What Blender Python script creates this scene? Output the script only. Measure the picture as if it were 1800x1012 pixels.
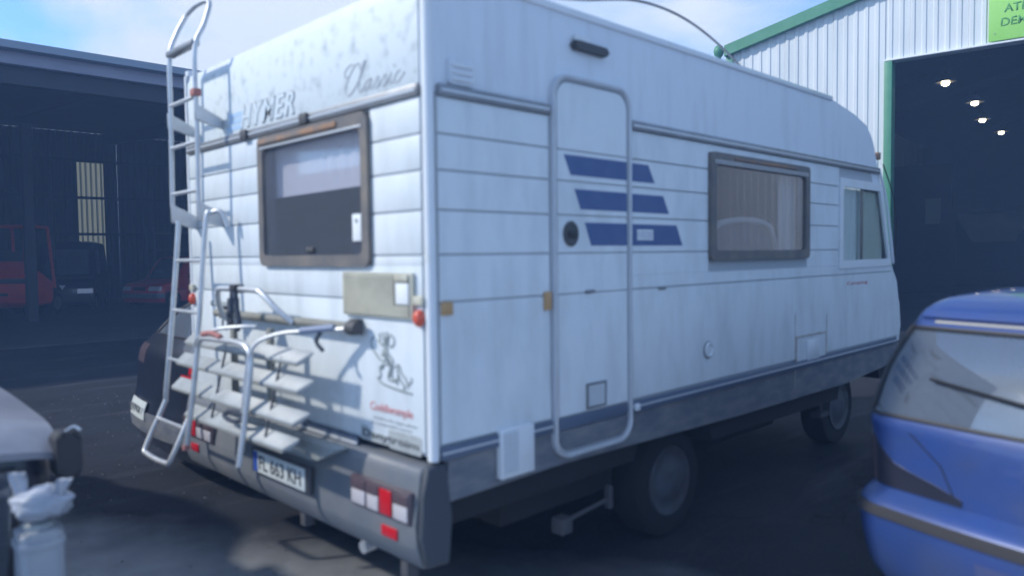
import bpy, bmesh, math, random
from mathutils import Vector, Matrix, noise as mnoise
R = math.radians
random.seed(7)
scn = bpy.context.scene
for o in list(bpy.data.objects):
    bpy.data.objects.remove(o)
COL = scn.collection

# ------------------------------------------------------------------ camera
CAM = Vector((-1.86622809, -2.3592861, 1.68))
ROT = Matrix(((0.7122097449599171, 0.040484622750152355, -0.7007983122874281),
              (-0.7018618174998451, 0.02381026983037254, -0.7119150652896867),
              (-0.012135415936169708, 0.9988964242459688, 0.04537251710753394)))
cd = bpy.data.cameras.new('camera')
cam = bpy.data.objects.new('camera', cd)
COL.objects.link(cam)
cam.matrix_world = Matrix.Translation(CAM) @ ROT.to_4x4()
cd.sensor_width = 36.0
cd.lens = 26.31
cd.clip_start = 0.05
cd.clip_end = 2000
cd.dof.use_dof = True
cd.dof.focus_distance = 40.0
cd.dof.aperture_fstop = 1.35
scn.camera = cam

# ------------------------------------------------------------------ light
SUN_EL, SUN_AZ = 37.0, -52.0          # azimuth from +Y towards +X
sd = Vector((math.sin(R(SUN_AZ)) * math.cos(R(SUN_EL)), math.cos(R(SUN_AZ)) * math.cos(R(SUN_EL)), math.sin(R(SUN_EL))))
sl = bpy.data.lights.new('sun', 'SUN')
sl.energy = 3.4
sl.angle = R(2.5)
sl.color = (1.0, 0.965, 0.89)
so = bpy.data.objects.new('sun', sl)
COL.objects.link(so)
so.rotation_euler = sd.to_track_quat('Z', 'Y').to_euler()
so.location = (-6, 8, 20)

W = bpy.data.worlds.new('World')
scn.world = W
W.use_nodes = True
nt = W.node_tree
nt.nodes.clear()
def N(t, **k):
    n = nt.nodes.new(t)
    for a, b in k.items():
        setattr(n, a, b)
    return n
out = N('ShaderNodeOutputWorld')
bg = N('ShaderNodeBackground')
bg.inputs['Strength'].default_value = 0.11
sky = N('ShaderNodeTexSky', sky_type='NISHITA')
sky.sun_disc = False
sky.sun_elevation = R(SUN_EL)
sky.sun_rotation = R(SUN_AZ % 360)
sky.air_density = 1.0
sky.dust_density = 0.4
sky.ozone_density = 1.5
tc = N('ShaderNodeTexCoord')
mp = N('ShaderNodeMapping')
mp.inputs['Scale'].default_value = (1.0, 1.0, 2.6)
mp.inputs['Location'].default_value = (2.42, 6.58, 3.3)
nz = N('ShaderNodeTexNoise')
nz.inputs['Scale'].default_value = 2.1
nz.inputs['Detail'].default_value = 7
nz.inputs['Roughness'].default_value = 0.52
nz.inputs['Distortion'].default_value = 0.25
rp = N('ShaderNodeValToRGB')
rp.color_ramp.elements[0].position = 0.45
rp.color_ramp.elements[1].position = 0.62
mx = N('ShaderNodeMix', data_type='RGBA')
mx.inputs['B'].default_value = (7.3, 8.2, 9.4, 1)
nt.links.new(tc.outputs['Generated'], mp.inputs['Vector'])
nt.links.new(mp.outputs[0], nz.inputs['Vector'])
nt.links.new(nz.outputs['Fac'], rp.inputs['Fac'])
nt.links.new(rp.outputs['Color'], mx.inputs['Factor'])
vm = N('ShaderNodeVectorMath', operation='MULTIPLY')
vm.inputs[1].default_value = (1.35, 1.85, 2.35)
nt.links.new(sky.outputs['Color'], vm.inputs[0])
nt.links.new(vm.outputs[0], mx.inputs['A'])
nt.links.new(mx.outputs['Result'], bg.inputs['Color'])
nt.links.new(bg.outputs[0], out.inputs[0])

scn.view_settings.view_transform = 'Standard'
scn.view_settings.look = 'None'
scn.view_settings.gamma = 1.0
scn.view_settings.exposure = 0.1
scn.render.engine = 'CYCLES'

# ------------------------------------------------------------------ materials
MATS = {}
def mat(name, col, rough=0.6, metal=0.0, col2=None, scale=4.0, lo=0.4, hi=0.7, stretch=(1, 1, 1), bump=0.0, bscale=60.0,
        emit=0.0, coat=0.0, detail=6, alpha=1.0, trans=0.0, spec=0.5, amt=1.0):
    m = bpy.data.materials.new(name)
    m.use_nodes = True
    t = m.node_tree
    b = t.nodes['Principled BSDF']
    b.inputs['Base Color'].default_value = (*col, 1)
    b.inputs['Roughness'].default_value = rough
    b.inputs['Metallic'].default_value = metal
    b.inputs['Coat Weight'].default_value = coat
    b.inputs['Specular IOR Level'].default_value = spec
    b.inputs['Transmission Weight'].default_value = trans
    if emit:
        b.inputs['Emission Color'].default_value = (*col, 1)
        b.inputs['Emission Strength'].default_value = emit
    g = t.nodes.new('ShaderNodeNewGeometry')
    if col2 is not None:
        mpn = t.nodes.new('ShaderNodeMapping')
        mpn.inputs['Scale'].default_value = stretch
        n = t.nodes.new('ShaderNodeTexNoise')
        n.inputs['Scale'].default_value = scale
        n.inputs['Detail'].default_value = detail
        n.inputs['Roughness'].default_value = 0.6
        mr = t.nodes.new('ShaderNodeMapRange')
        mr.inputs['From Min'].default_value = lo
        mr.inputs['From Max'].default_value = hi
        mr.inputs['To Max'].default_value = amt
        mixn = t.nodes.new('ShaderNodeMix')
        mixn.data_type = 'RGBA'
        mixn.inputs['A'].default_value = (*col, 1)
        mixn.inputs['B'].default_value = (*col2, 1)
        t.links.new(g.outputs['Position'], mpn.inputs['Vector'])
        t.links.new(mpn.outputs[0], n.inputs['Vector'])
        t.links.new(n.outputs['Fac'], mr.inputs['Value'])
        t.links.new(mr.outputs[0], mixn.inputs['Factor'])
        t.links.new(mixn.outputs['Result'], b.inputs['Base Color'])
    if bump:
        n2 = t.nodes.new('ShaderNodeTexNoise')
        n2.inputs['Scale'].default_value = bscale
        n2.inputs['Detail'].default_value = 4
        bp = t.nodes.new('ShaderNodeBump')
        bp.inputs['Strength'].default_value = bump
        bp.inputs['Distance'].default_value = 0.01
        t.links.new(g.outputs['Position'], n2.inputs['Vector'])
        t.links.new(n2.outputs['Fac'], bp.inputs['Height'])
        t.links.new(bp.outputs[0], b.inputs['Normal'])
    MATS[name] = m
    return m

def glassmat(name, tint, refl=1.0, rough=0.02, opac=0.0, base=0.055):
    m = bpy.data.materials.new(name)
    m.use_nodes = True
    t = m.node_tree
    t.nodes.clear()
    o = t.nodes.new('ShaderNodeOutputMaterial')
    tr = t.nodes.new('ShaderNodeBsdfTransparent')
    tr.inputs[0].default_value = (*tint, 1)
    gl = t.nodes.new('ShaderNodeBsdfGlossy')
    gl.inputs['Roughness'].default_value = rough
    gl.inputs['Color'].default_value = (refl, refl, refl, 1)
    lw = t.nodes.new('ShaderNodeLayerWeight')
    lw.inputs['Blend'].default_value = 0.5
    pw = t.nodes.new('ShaderNodeMath'); pw.operation = 'POWER'; pw.inputs[1].default_value = 4.5
    fr = t.nodes.new('ShaderNodeMath'); fr.operation = 'MULTIPLY_ADD'; fr.inputs[1].default_value = 0.9; fr.inputs[2].default_value = base
    t.links.new(lw.outputs['Facing'], pw.inputs[0]); t.links.new(pw.outputs[0], fr.inputs[0])
    mx = t.nodes.new('ShaderNodeMixShader')
    t.links.new(fr.outputs[0], mx.inputs[0])
    t.links.new(tr.outputs[0], mx.inputs[1])
    t.links.new(gl.outputs[0], mx.inputs[2])
    last = mx
    if opac:
        df = t.nodes.new('ShaderNodeBsdfDiffuse')
        df.inputs[0].default_value = (0.46, 0.51, 0.58, 1)
        m2 = t.nodes.new('ShaderNodeMixShader')
        m2.inputs[0].default_value = opac
        t.links.new(mx.outputs[0], m2.inputs[1])
        t.links.new(df.outputs[0], m2.inputs[2])
        last = m2
    t.links.new(last.outputs[0], o.inputs[0])
    MATS[name] = m
    return m

m_white = mat('old_white_paint', (0.72, 0.765, 0.785), 0.42, col2=(0.46, 0.50, 0.50), scale=2.4, lo=0.44, hi=0.76, stretch=(2.6, 2.6, 0.8), amt=0.55, spec=0.4, bump=0.25, bscale=2.1)
m_band = mat('roof_band_paint', (0.70, 0.75, 0.80), 0.45, col2=(0.46, 0.49, 0.52), scale=2.2, lo=0.5, hi=0.8, stretch=(3, 3, 0.5), amt=0.6, detail=6)
m_moss = mat('mossy_roof_band_paint', (0.66, 0.72, 0.74), 0.6, col2=(0.26, 0.31, 0.31), scale=13.0, lo=0.52, hi=0.70, amt=0.55, detail=12)
m_doorrail = mat('door_surround_moulding', (0.54, 0.57, 0.61), 0.45)
m_rail = mat('white_corner_moulding', (0.74, 0.77, 0.79), 0.4, col2=(0.6, 0.6, 0.52), scale=5, lo=0.55, hi=0.75, amt=0.6)
m_seam = mat('dirty_seam', (0.42, 0.45, 0.47), 0.8)
m_belt = mat('grey_aluminium_rail', (0.28, 0.29, 0.31), 0.45, 0.5, col2=(0.16, 0.15, 0.14), scale=6, amt=0.6)
m_beltl = mat('pale_rail_insert', (0.62, 0.65, 0.68), 0.35, 0.2)
m_skirt = mat('grey_skirt_plastic', (0.13, 0.145, 0.175), 0.55, col2=(0.24, 0.24, 0.24), scale=5, stretch=(1, 1, 3), bump=0.15)
m_bump = mat('grey_bumper_plastic', (0.15, 0.165, 0.185), 0.5, col2=(0.20, 0.20, 0.20), scale=4, lo=0.42, hi=0.75, bump=0.15)
m_bumplight = mat('pale_bumper_moulding', (0.36, 0.40, 0.40), 0.55, col2=(0.22, 0.22, 0.22), scale=5, lo=0.45, hi=0.75)
m_under = mat('underbody_black', (0.012, 0.012, 0.014), 0.85)
m_frame = mat('brown_grey_window_rubber', (0.13, 0.125, 0.125), 0.6, col2=(0.22, 0.19, 0.16), scale=6)
m_rust = mat('rust_brown_strip', (0.35, 0.20, 0.12), 0.8, col2=(0.2, 0.17, 0.15), scale=9, lo=0.4, hi=0.6)
m_inner = mat('camper_interior', (0.17, 0.165, 0.18), 0.8, col2=(0.12, 0.11, 0.12), scale=2)
m_glass = glassmat('acrylic_window', (0.80, 0.80, 0.85), 0.95, 0.03, 0.03)
m_glass2 = glassmat('sunlit_milky_acrylic', (0.92, 0.92, 0.96), 0.95, 0.05, 0.09)  # diffuse share mixed in for the milky sunlit look of the rear pane
m_cabglass = glassmat('cab_glass', (0.96, 0.98, 0.97), 1.0, 0.02)
m_carglass = glassmat('car_glass', (0.55, 0.62, 0.70), 1.0, 0.04, 0.14, 0.13)
m_cream = mat('yellowed_cream_plastic', (0.60, 0.58, 0.46), 0.5, col2=(0.42, 0.40, 0.32), scale=6)
m_cloth = mat('pale_curtain_cloth', (0.78, 0.78, 0.76), 0.9)
m_creamcloth = mat('cream_curtain_cloth', (0.62, 0.64, 0.54), 0.9)
m_blue = mat('blue_decal', (0.05, 0.10, 0.25), 0.5, col2=(0.07, 0.125, 0.27), scale=8)
m_pblue = mat('faded_blue_decal', (0.42, 0.58, 0.76), 0.5)
m_black = mat('black_plastic', (0.025, 0.025, 0.028), 0.5)
m_dgrey = mat('dark_grey_plastic', (0.07, 0.07, 0.075), 0.6)
m_alu = mat('aluminium_tube', (0.62, 0.64, 0.66), 0.38, 0.55, col2=(0.42, 0.42, 0.42), scale=8, amt=0.6)
m_rackrail = mat('pale_rack_channel', (0.38, 0.40, 0.40), 0.5, col2=(0.26, 0.27, 0.27), scale=7, amt=0.9)
m_rackdark = mat('khaki_grey_rack_bar', (0.20, 0.195, 0.165), 0.6, col2=(0.32, 0.31, 0.27), scale=7)
m_amber = mat('amber_lens', (0.62, 0.28, 0.07), 0.3, coat=0.4)
m_dullamber = mat('dull_amber_reflector', (0.50, 0.30, 0.13), 0.5)
m_red = mat('red_lens', (0.55, 0.012, 0.02), 0.2, coat=0.6)
m_orange = mat('orange_red_lens', (0.68, 0.10, 0.05), 0.3, coat=0.4)
m_clear = mat('pale_lamp_lens', (0.66, 0.62, 0.64), 0.25, 0.2, coat=0.6)
m_lampdark = mat('smoked_lamp_housing', (0.10, 0.07, 0.08), 0.3, coat=0.4)
m_plate = mat('white_plate', (0.66, 0.70, 0.68), 0.45, col2=(0.5, 0.52, 0.5), scale=10, amt=0.5)
m_plateblue = mat('plate_blue_band', (0.03, 0.08, 0.35), 0.45)
m_ink = mat('dark_lettering', (0.05, 0.055, 0.06), 0.6)
m_greyink = mat('faded_grey_print', (0.24, 0.28, 0.28), 0.6)
m_redink = mat('faded_red_print', (0.55, 0.16, 0.16), 0.6)
m_sticker = mat('dark_sticker', (0.20, 0.215, 0.22), 0.6)
m_stickerl = mat('grey_sticker', (0.40, 0.43, 0.43), 0.6, col2=(0.28, 0.30, 0.30), scale=15)
m_whitest = mat('white_sticker', (0.80, 0.82, 0.82), 0.5)
m_script = mat('bronze_grey_script', (0.42, 0.44, 0.47), 0.5, 0.1)
m_outline = mat('worn_logo_outline', (0.37, 0.40, 0.41), 0.5)
m_tyre = mat('tyre_rubber', (0.012, 0.012, 0.013), 0.9)
m_hub = mat('grey_wheel_trim', (0.09, 0.10, 0.12), 0.6, 0.1, col2=(0.06, 0.055, 0.055), scale=7)
m_stain = mat('brown_dirt_stain', (0.42, 0.37, 0.32), 0.9, col2=(0.6, 0.6, 0.58), scale=12)
m_strap = mat('dark_webbing', (0.05, 0.06, 0.08), 0.9)
m_bluestrap = mat('blue_clamp_plastic', (0.20, 0.25, 0.36), 0.5)
m_redstrap = mat('red_faded_strap', (0.40, 0.16, 0.14), 0.8)

m_asphalt = None

# ------------------------------------------------------------------ mesh helpers
FO = {}
def tag(o, label=None, cat=None, group=None, kind=None):
    if label: o['label'] = label
    if cat: o['category'] = cat
    if group: o['group'] = group
    if kind: o['kind'] = kind
    return o

def empty(name, loc, rz=0.0, label=None, cat=None, group=None, local=False):
    o = bpy.data.objects.new(name, None)
    COL.objects.link(o)
    o.location = loc
    o.rotation_euler = (0, 0, rz)
    o.empty_display_size = 0.2
    FO[o.name] = Vector((0, 0, 0)) if local else Vector(loc)
    tag(o, label, cat, group)
    return o

def obj(name, bm, m, parent=None, label=None, kind=None, smooth=40, recalc=True):
    if recalc:
        bmesh.ops.recalc_face_normals(bm, faces=bm.faces[:])
    me = bpy.data.meshes.new(name)
    if len(bm.verts):
        lo = Vector((min(v.co.x for v in bm.verts), min(v.co.y for v in bm.verts), min(v.co.z for v in bm.verts)))
        hi = Vector((max(v.co.x for v in bm.verts), max(v.co.y for v in bm.verts), max(v.co.z for v in bm.verts)))
        c = (lo + hi) / 2
    else:
        c = Vector((0, 0, 0))
    if parent is None:
        c.z = lo.z
    for v in bm.verts:
        v.co -= c
    bm.to_mesh(me)
    bm.free()
    if smooth:
        for p in me.polygons:
            p.use_smooth = True
        me.set_sharp_from_angle(angle=R(smooth))
    for x in (m if isinstance(m, (list, tuple)) else [m]):
        me.materials.append(x)
    o = bpy.data.objects.new(name, me)
    COL.objects.link(o)
    if parent:
        o.parent = parent
        o.location = c - FO[parent.name]
        FO[o.name] = c
    else:
        o.location = c
        FO[o.name] = c.copy()
    tag(o, label, None, None, kind)
    return o

def B():
    return bmesh.new()

def box(bm, x0, x1, y0, y1, z0, z1, bev=0.0, M=None):
    vs = [bm.verts.new((x, y, z)) for x in (x0, x1) for y in (y0, y1) for z in (z0, z1)]
    f = [(0, 1, 3, 2), (4, 6, 7, 5), (0, 4, 5, 1), (2, 3, 7, 6), (0, 2, 6, 4), (1, 5, 7, 3)]
    fs = [bm.faces.new([vs[i] for i in q]) for q in f]
    if bev:
        es = list({e for q in fs for e in q.edges})
        r = bmesh.ops.bevel(bm, geom=es, offset=bev, segments=2, affect='EDGES', profile=0.5)
        vs = list({v for v in r['verts']})
    if M is not None:
        for v in set(vs):
            v.co = M @ v.co
    return bm

def prism(bm, pts, axis, a0, a1, bev=0.0, M=None):
    """pts: 2-D outline; axis 'x': pts=(y,z); 'y': pts=(x,z); 'z': pts=(x,y)"""
    def mk(p, a):
        if axis == 'x': return (a, p[0], p[1])
        if axis == 'y': return (p[0], a, p[1])
        return (p[0], p[1], a)
    A = [bm.verts.new(mk(p, a0)) for p in pts]
    Bv = [bm.verts.new(mk(p, a1)) for p in pts]
    n = len(pts)
    fs = [bm.faces.new(A), bm.faces.new(Bv[::-1])]
    for i in range(n):
        fs.append(bm.faces.new([A[i], A[(i + 1) % n], Bv[(i + 1) % n], Bv[i]]))
    allv = A + Bv
    if bev:
        es = [e for e in {e for f in fs for e in f.edges}]
        r = bmesh.ops.bevel(bm, geom=es, offset=bev, segments=1, affect='EDGES')
        allv = list({v for v in r['verts']} | {v for v in allv if v.is_valid})
    if M is not None:
        for v in allv:
            v.co = M @ v.co
    return bm

def rrect(x0, x1, z0, z1, r, n=5):
    pts = []
    for cx, cz, a in ((x1 - r, z1 - r, 0), (x0 + r, z1 - r, 90), (x0 + r, z0 + r, 180), (x1 - r, z0 + r, 270)):
        for i in range(n + 1):
            t = R(a + 90 * i / n)
            pts.append((cx + r * math.cos(t), cz + r * math.sin(t)))
    return pts

def ring(bm, outer, inner, axis, a0, a1):
    """annular frame between two outlines of equal length"""
    def mk(p, a):
        if axis == 'x': return (a, p[0], p[1])
        if axis == 'y': return (p[0], a, p[1])
        return (p[0], p[1], a)
    n = len(outer)
    o0 = [bm.verts.new(mk(p, a0)) for p in outer]
    i0 = [bm.verts.new(mk(p, a0)) for p in inner]
    o1 = [bm.verts.new(mk(p, a1)) for p in outer]
    i1 = [bm.verts.new(mk(p, a1)) for p in inner]
    for k in range(n):
        j = (k + 1) % n
        bm.faces.new([o0[k], o0[j], i0[j], i0[k]])
        bm.faces.new([o1[k], i1[k], i1[j], o1[j]])
        bm.faces.new([o0[k], o1[k], o1[j], o0[j]])
        bm.faces.new([i0[k], i0[j], i1[j], i1[k]])
    return bm

def smooth_path(pts, n=5, closed=False):
    P = [Vector(p) for p in pts]
    out = []
    m = len(P)
    rng = range(m if closed else m - 1)
    for i in rng:
        p0 = P[(i - 1) % m] if (closed or i > 0) else P[0]
        p1 = P[i]
        p2 = P[(i + 1) % m]
        p3 = P[(i + 2) % m] if (closed or i + 2 < m) else P[-1]
        for k in range(n):
            t = k / n
            out.append(0.5 * ((2 * p1) + (-p0 + p2) * t + (2 * p0 - 5 * p1 + 4 * p2 - p3) * t * t + (-p0 + 3 * p1 - 3 * p2 + p3) * t ** 3))
    if not closed:
        out.append(P[-1])
    return out

def tube(bm, pts, r, n=8, closed=False, flat=None):
    P = [Vector(p) for p in pts]
    rings = []
    m = len(P)
    up = None
    for i, p in enumerate(P):
        if closed:
            d = P[(i + 1) % m] - P[i - 1]
        else:
            d = P[min(i + 1, m - 1)] - P[max(i - 1, 0)]
        d.normalize()
        if up is None:
            up = Vector((0, 0, 1)) if abs(d.z) < 0.9 else Vector((1, 0, 0))
        s = d.cross(up)
        if s.length < 1e-4:
            s = d.orthogonal()
        s.normalize()
        u = s.cross(d).normalized()
        up = u
        rr = r[i] if isinstance(r, (list, tuple)) else r
        rings.append([bm.verts.new(p + s * rr * math.cos(2 * math.pi * k / n) + u * rr * math.sin(2 * math.pi * k / n)) for k in range(n)])
    for i in range(m if closed else m - 1):
        a, b = rings[i], rings[(i + 1) % m]
        for k in range(n):
            bm.faces.new([a[k], a[(k + 1) % n], b[(k + 1) % n], b[k]])
    if not closed:
        bm.faces.new(rings[0][::-1])
        bm.faces.new(rings[-1])
    return bm

def lathe(bm, prof, c, axis='y', n=28, a0=0):
    """prof: list of (radius, along) ; axis of revolution through c"""
    rings = []
    for r, a in prof:
        q = []
        for k in range(n):
            t = 2 * math.pi * k / n
            if axis == 'y': v = (c[0] + r * math.cos(t), c[1] + a, c[2] + r * math.sin(t))
            elif axis == 'x': v = (c[0] + a, c[1] + r * math.cos(t), c[2] + r * math.sin(t))
            else: v = (c[0] + r * math.cos(t), c[1] + r * math.sin(t), c[2] + a)
            q.append(bm.verts.new(v))
        rings.append(q)
    for i in range(len(rings) - 1):
        for k in range(n):
            bm.faces.new([rings[i][k], rings[i][(k + 1) % n], rings[i + 1][(k + 1) % n], rings[i + 1][k]])
    bm.faces.new(rings[0][::-1])
    bm.faces.new(rings[-1])
    return bm

def cutpoly(pts, holes=()):
    return pts

def clip(poly, a, b, c):
    """keep part of poly with a*x+b*z<=c"""
    out = []
    n = len(poly)
    for i in range(n):
        p, q = poly[i], poly[(i + 1) % n]
        fp, fq = a * p[0] + b * p[1] - c, a * q[0] + b * q[1] - c
        if fp <= 0: out.append(p)
        if fp * fq < 0:
            t = fp / (fp - fq)
            out.append((p[0] + (q[0] - p[0]) * t, p[1] + (q[1] - p[1]) * t))
    return out

def text(name, s, m, parent, X, Y, org, width=None, height=0.1, depth=0.0015, shear=0.0, bold=0.0, align='LEFT', off=None, label=None, space=1.0):
    """X, Y: world axes of the text; org: lower-left corner"""
    cu = bpy.data.curves.new(name, 'FONT')
    cu.body = s
    cu.size = 1
    cu.shear = shear
    cu.offset = bold
    cu.extrude = 0.0
    cu.space_character = space
    cu.resolution_u = 3
    to = bpy.data.objects.new('tmp', cu)
    COL.objects.link(to)
    dg = bpy.context.evaluated_depsgraph_get()
    me = bpy.data.meshes.new_from_object(to.evaluated_get(dg))
    bpy.data.objects.remove(to)
    bm = B()
    bm.from_mesh(me)
    bpy.data.meshes.remove(me)
    xs = [v.co.x for v in bm.verts]
    ys = [v.co.y for v in bm.verts]
    x0, x1, y0, y1 = min(xs), max(xs), min(ys), max(ys)
    sy = height / (y1 - y0)
    sx = width / (x1 - x0) if width else sy
    X = Vector(X).normalized(); Y = Vector(Y).normalized(); Z = X.cross(Y)
    org = Vector(org)
    for v in bm.verts:
        v.co = org + X * ((v.co.x - x0) * sx) + Y * ((v.co.y - y0) * sy)
    fs = bm.faces[:]
    r = bmesh.ops.extrude_face_region(bm, geom=fs)
    for v in [g for g in r['geom'] if isinstance(g, bmesh.types.BMVert)]:
        v.co += Z * depth
    return obj(name, bm, m, parent, label=label, smooth=0)

# ------------------------------------------------------------------ ground
def ground_material():
    m = bpy.data.materials.new('yard_asphalt')
    m.use_nodes = True
    t = m.node_tree
    b = t.nodes['Principled BSDF']
    b.inputs['Roughness'].default_value = 0.8
    g = t.nodes.new('ShaderNodeNewGeometry')
    def noise(scale, detail=6, rough=0.6, st=(1, 1, 1)):
        mpn = t.nodes.new('ShaderNodeMapping'); mpn.inputs['Scale'].default_value = st
        n = t.nodes.new('ShaderNodeTexNoise'); n.inputs['Scale'].default_value = scale
        n.inputs['Detail'].default_value = detail; n.inputs['Roughness'].default_value = rough
        t.links.new(g.outputs['Position'], mpn.inputs['Vector']); t.links.new(mpn.outputs[0], n.inputs['Vector'])
        return n.outputs['Fac']
    def rng(v, a, b2, c=0.0, d=1.0):
        r = t.nodes.new('ShaderNodeMapRange'); r.inputs['From Min'].default_value = a; r.inputs['From Max'].default_value = b2
        r.inputs['To Min'].default_value = c; r.inputs['To Max'].default_value = d
        t.links.new(v, r.inputs['Value']); return r.outputs[0]
    def mix(f, a, bb):
        q = t.nodes.new('ShaderNodeMix'); q.data_type = 'RGBA'
        for nm, val in (('A', a), ('B', bb)):
            if isinstance(val, tuple): q.inputs[nm].default_value = (*val, 1)
            else: t.links.new(val, q.inputs[nm])
        t.links.new(f, q.inputs['Factor']); return q.outputs['Result']
    def mth(op, a, b2):
        q = t.nodes.new('ShaderNodeMath'); q.operation = op
        for i, val in enumerate((a, b2)):
            if isinstance(val, (int, float)): q.inputs[i].default_value = val
            else: t.links.new(val, q.inputs[i])
        return q.outputs[0]
    base = mix(rng(noise(0.55), 0.35, 0.65), (0.010, 0.012, 0.018), (0.022, 0.024, 0.032))
    base = mix(rng(noise(1.1, st=(0.35, 2.2, 1)), 0.56, 0.74, 0, 0.55), base, (0.085, 0.085, 0.10))
    base = mix(rng(noise(45, 3), 0.55, 0.75, 0, 0.4), base, (0.10, 0.10, 0.10))
    vr = t.nodes.new('ShaderNodeTexVoronoi'); vr.feature = 'DISTANCE_TO_EDGE'; vr.inputs['Scale'].default_value = 0.55
    dv_ = t.nodes.new('ShaderNodeVectorMath'); dv_.operation = 'ADD'
    nn = t.nodes.new('ShaderNodeTexNoise'); nn.inputs['Scale'].default_value = 3.0
    t.links.new(g.outputs['Position'], nn.inputs['Vector']); t.links.new(g.outputs['Position'], dv_.inputs[0]); t.links.new(nn.outputs['Color'], dv_.inputs[1]); t.links.new(dv_.outputs[0], vr.inputs['Vector'])
    base = mix(rng(vr.outputs['Distance'], 0.012, 0.004, 0, 0.8), base, (0.008, 0.008, 0.009))
    base = mix(rng(noise(2.6, 5), 0.60, 0.70, 0, 0.6), base, (0.012, 0.012, 0.014))
    # ground colour painted paler in the foreground, for the bright glow there
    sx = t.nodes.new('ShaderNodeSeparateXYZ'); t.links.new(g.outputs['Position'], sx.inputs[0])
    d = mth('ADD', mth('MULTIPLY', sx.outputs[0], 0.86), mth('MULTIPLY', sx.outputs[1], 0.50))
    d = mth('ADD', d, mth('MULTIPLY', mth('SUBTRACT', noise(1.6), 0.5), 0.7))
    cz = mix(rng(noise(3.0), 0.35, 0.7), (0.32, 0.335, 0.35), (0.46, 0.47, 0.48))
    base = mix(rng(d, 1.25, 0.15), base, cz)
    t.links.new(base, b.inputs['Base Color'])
    t.links.new(rng(noise(0.9), 0.3, 0.7, 0.7, 0.95), b.inputs['Roughness'])
    b.inputs['Specular IOR Level'].default_value = 0.25
    bp = t.nodes.new('ShaderNodeBump'); bp.inputs['Strength'].default_value = 0.5; bp.inputs['Distance'].default_value = 0.01
    t.links.new(noise(90, 4), bp.inputs['Height']); t.links.new(bp.outputs[0], b.inputs['Normal'])
    return m
bm = B()
S = 220
n = 44
gv = [[bm.verts.new((-S + 2 * S * i / n, -S + 2 * S * j / n, 0)) for j in range(n + 1)] for i in range(n + 1)]
for i in range(n):
    for j in range(n):
        bm.faces.new([gv[i][j], gv[i + 1][j], gv[i + 1][j + 1], gv[i][j + 1]])
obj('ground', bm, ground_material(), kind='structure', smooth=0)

# ------------------------------------------------------------------ left hall (open front, in its own shade)
m_hallcol = mat('hall_grey_flashing', (0.30, 0.29, 0.37), 0.6, col2=(0.38, 0.37, 0.44), scale=1.5, stretch=(1, 1, 6))
m_hallroof = mat('hall_roof_edge', (0.27, 0.31, 0.37), 0.6)
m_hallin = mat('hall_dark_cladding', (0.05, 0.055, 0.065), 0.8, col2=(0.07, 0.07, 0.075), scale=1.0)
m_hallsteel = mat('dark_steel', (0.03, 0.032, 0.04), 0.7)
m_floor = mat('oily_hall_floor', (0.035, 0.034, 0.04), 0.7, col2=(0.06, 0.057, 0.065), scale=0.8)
hall = empty('open_hall', (4, 22, 0), label='long open-fronted shed with grey fascia and dark interior behind the ladder', cat='shed')
HX0, HX1, HY0, HY1 = -16.0, 22.0, 14.0, 30.0
bm = B(); box(bm, HX0, HX1, HY0 - 0.05, HY0 + 0.12, 5.27, 5.50, 0.01); obj('fascia', bm, m_hallcol, hall)
bm = B()
prism(bm, [(HY0 - 0.30, 5.503), (HY0 - 0.30, 5.64), (HY0 - 0.22, 5.66), (HY0 - 0.12, 5.56), (HY0 + 0.10, 5.503)], 'x', HX0, HX1); obj('gutter', bm, m_hallroof, hall)
bm = B(); box(bm, HX0, HX1, HY0 + 0.15, HY0 + 0.40, 4.95, 5.267); obj('front_beam', bm, m_hallsteel, hall)
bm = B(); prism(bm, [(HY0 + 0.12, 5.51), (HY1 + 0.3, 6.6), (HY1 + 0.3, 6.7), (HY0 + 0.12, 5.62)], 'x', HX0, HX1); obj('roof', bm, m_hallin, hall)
def corr(bm, a, b, z0, z1, fn, per=0.25, dep=0.035, place='y', at=0.0, sgn=1):
    """corrugated sheet along a..b; place 'y': plane y=at varying x; 'x': plane x=at varying y"""
    pts = []
    u = a
    while u < b - 1e-4:
        for du, dd in ((0, 0), (0.5, 0), (0.6, 1), (0.9, 1), (1.0, 0)):
            q = min(u + du * per, b)
            pts.append((q, dd * dep))
        u += per
    cols = []
    for q, d in pts:
        zt = z1(q) if callable(z1) else z1
        zb = z0(q) if callable(z0) else z0
        def P(z):
            return (q, at + sgn * d, z) if place == 'y' else (at + sgn * d, q, z)
        cols.append((bm.verts.new(P(zb)), bm.verts.new(P(zt))))
    for i in range(len(cols) - 1):
        if (Vector(cols[i][0].co) - Vector(cols[i + 1][0].co)).length < 1e-5: continue
        bm.faces.new([cols[i][0], cols[i + 1][0], cols[i + 1][1], cols[i][1]])
    return bm
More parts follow.
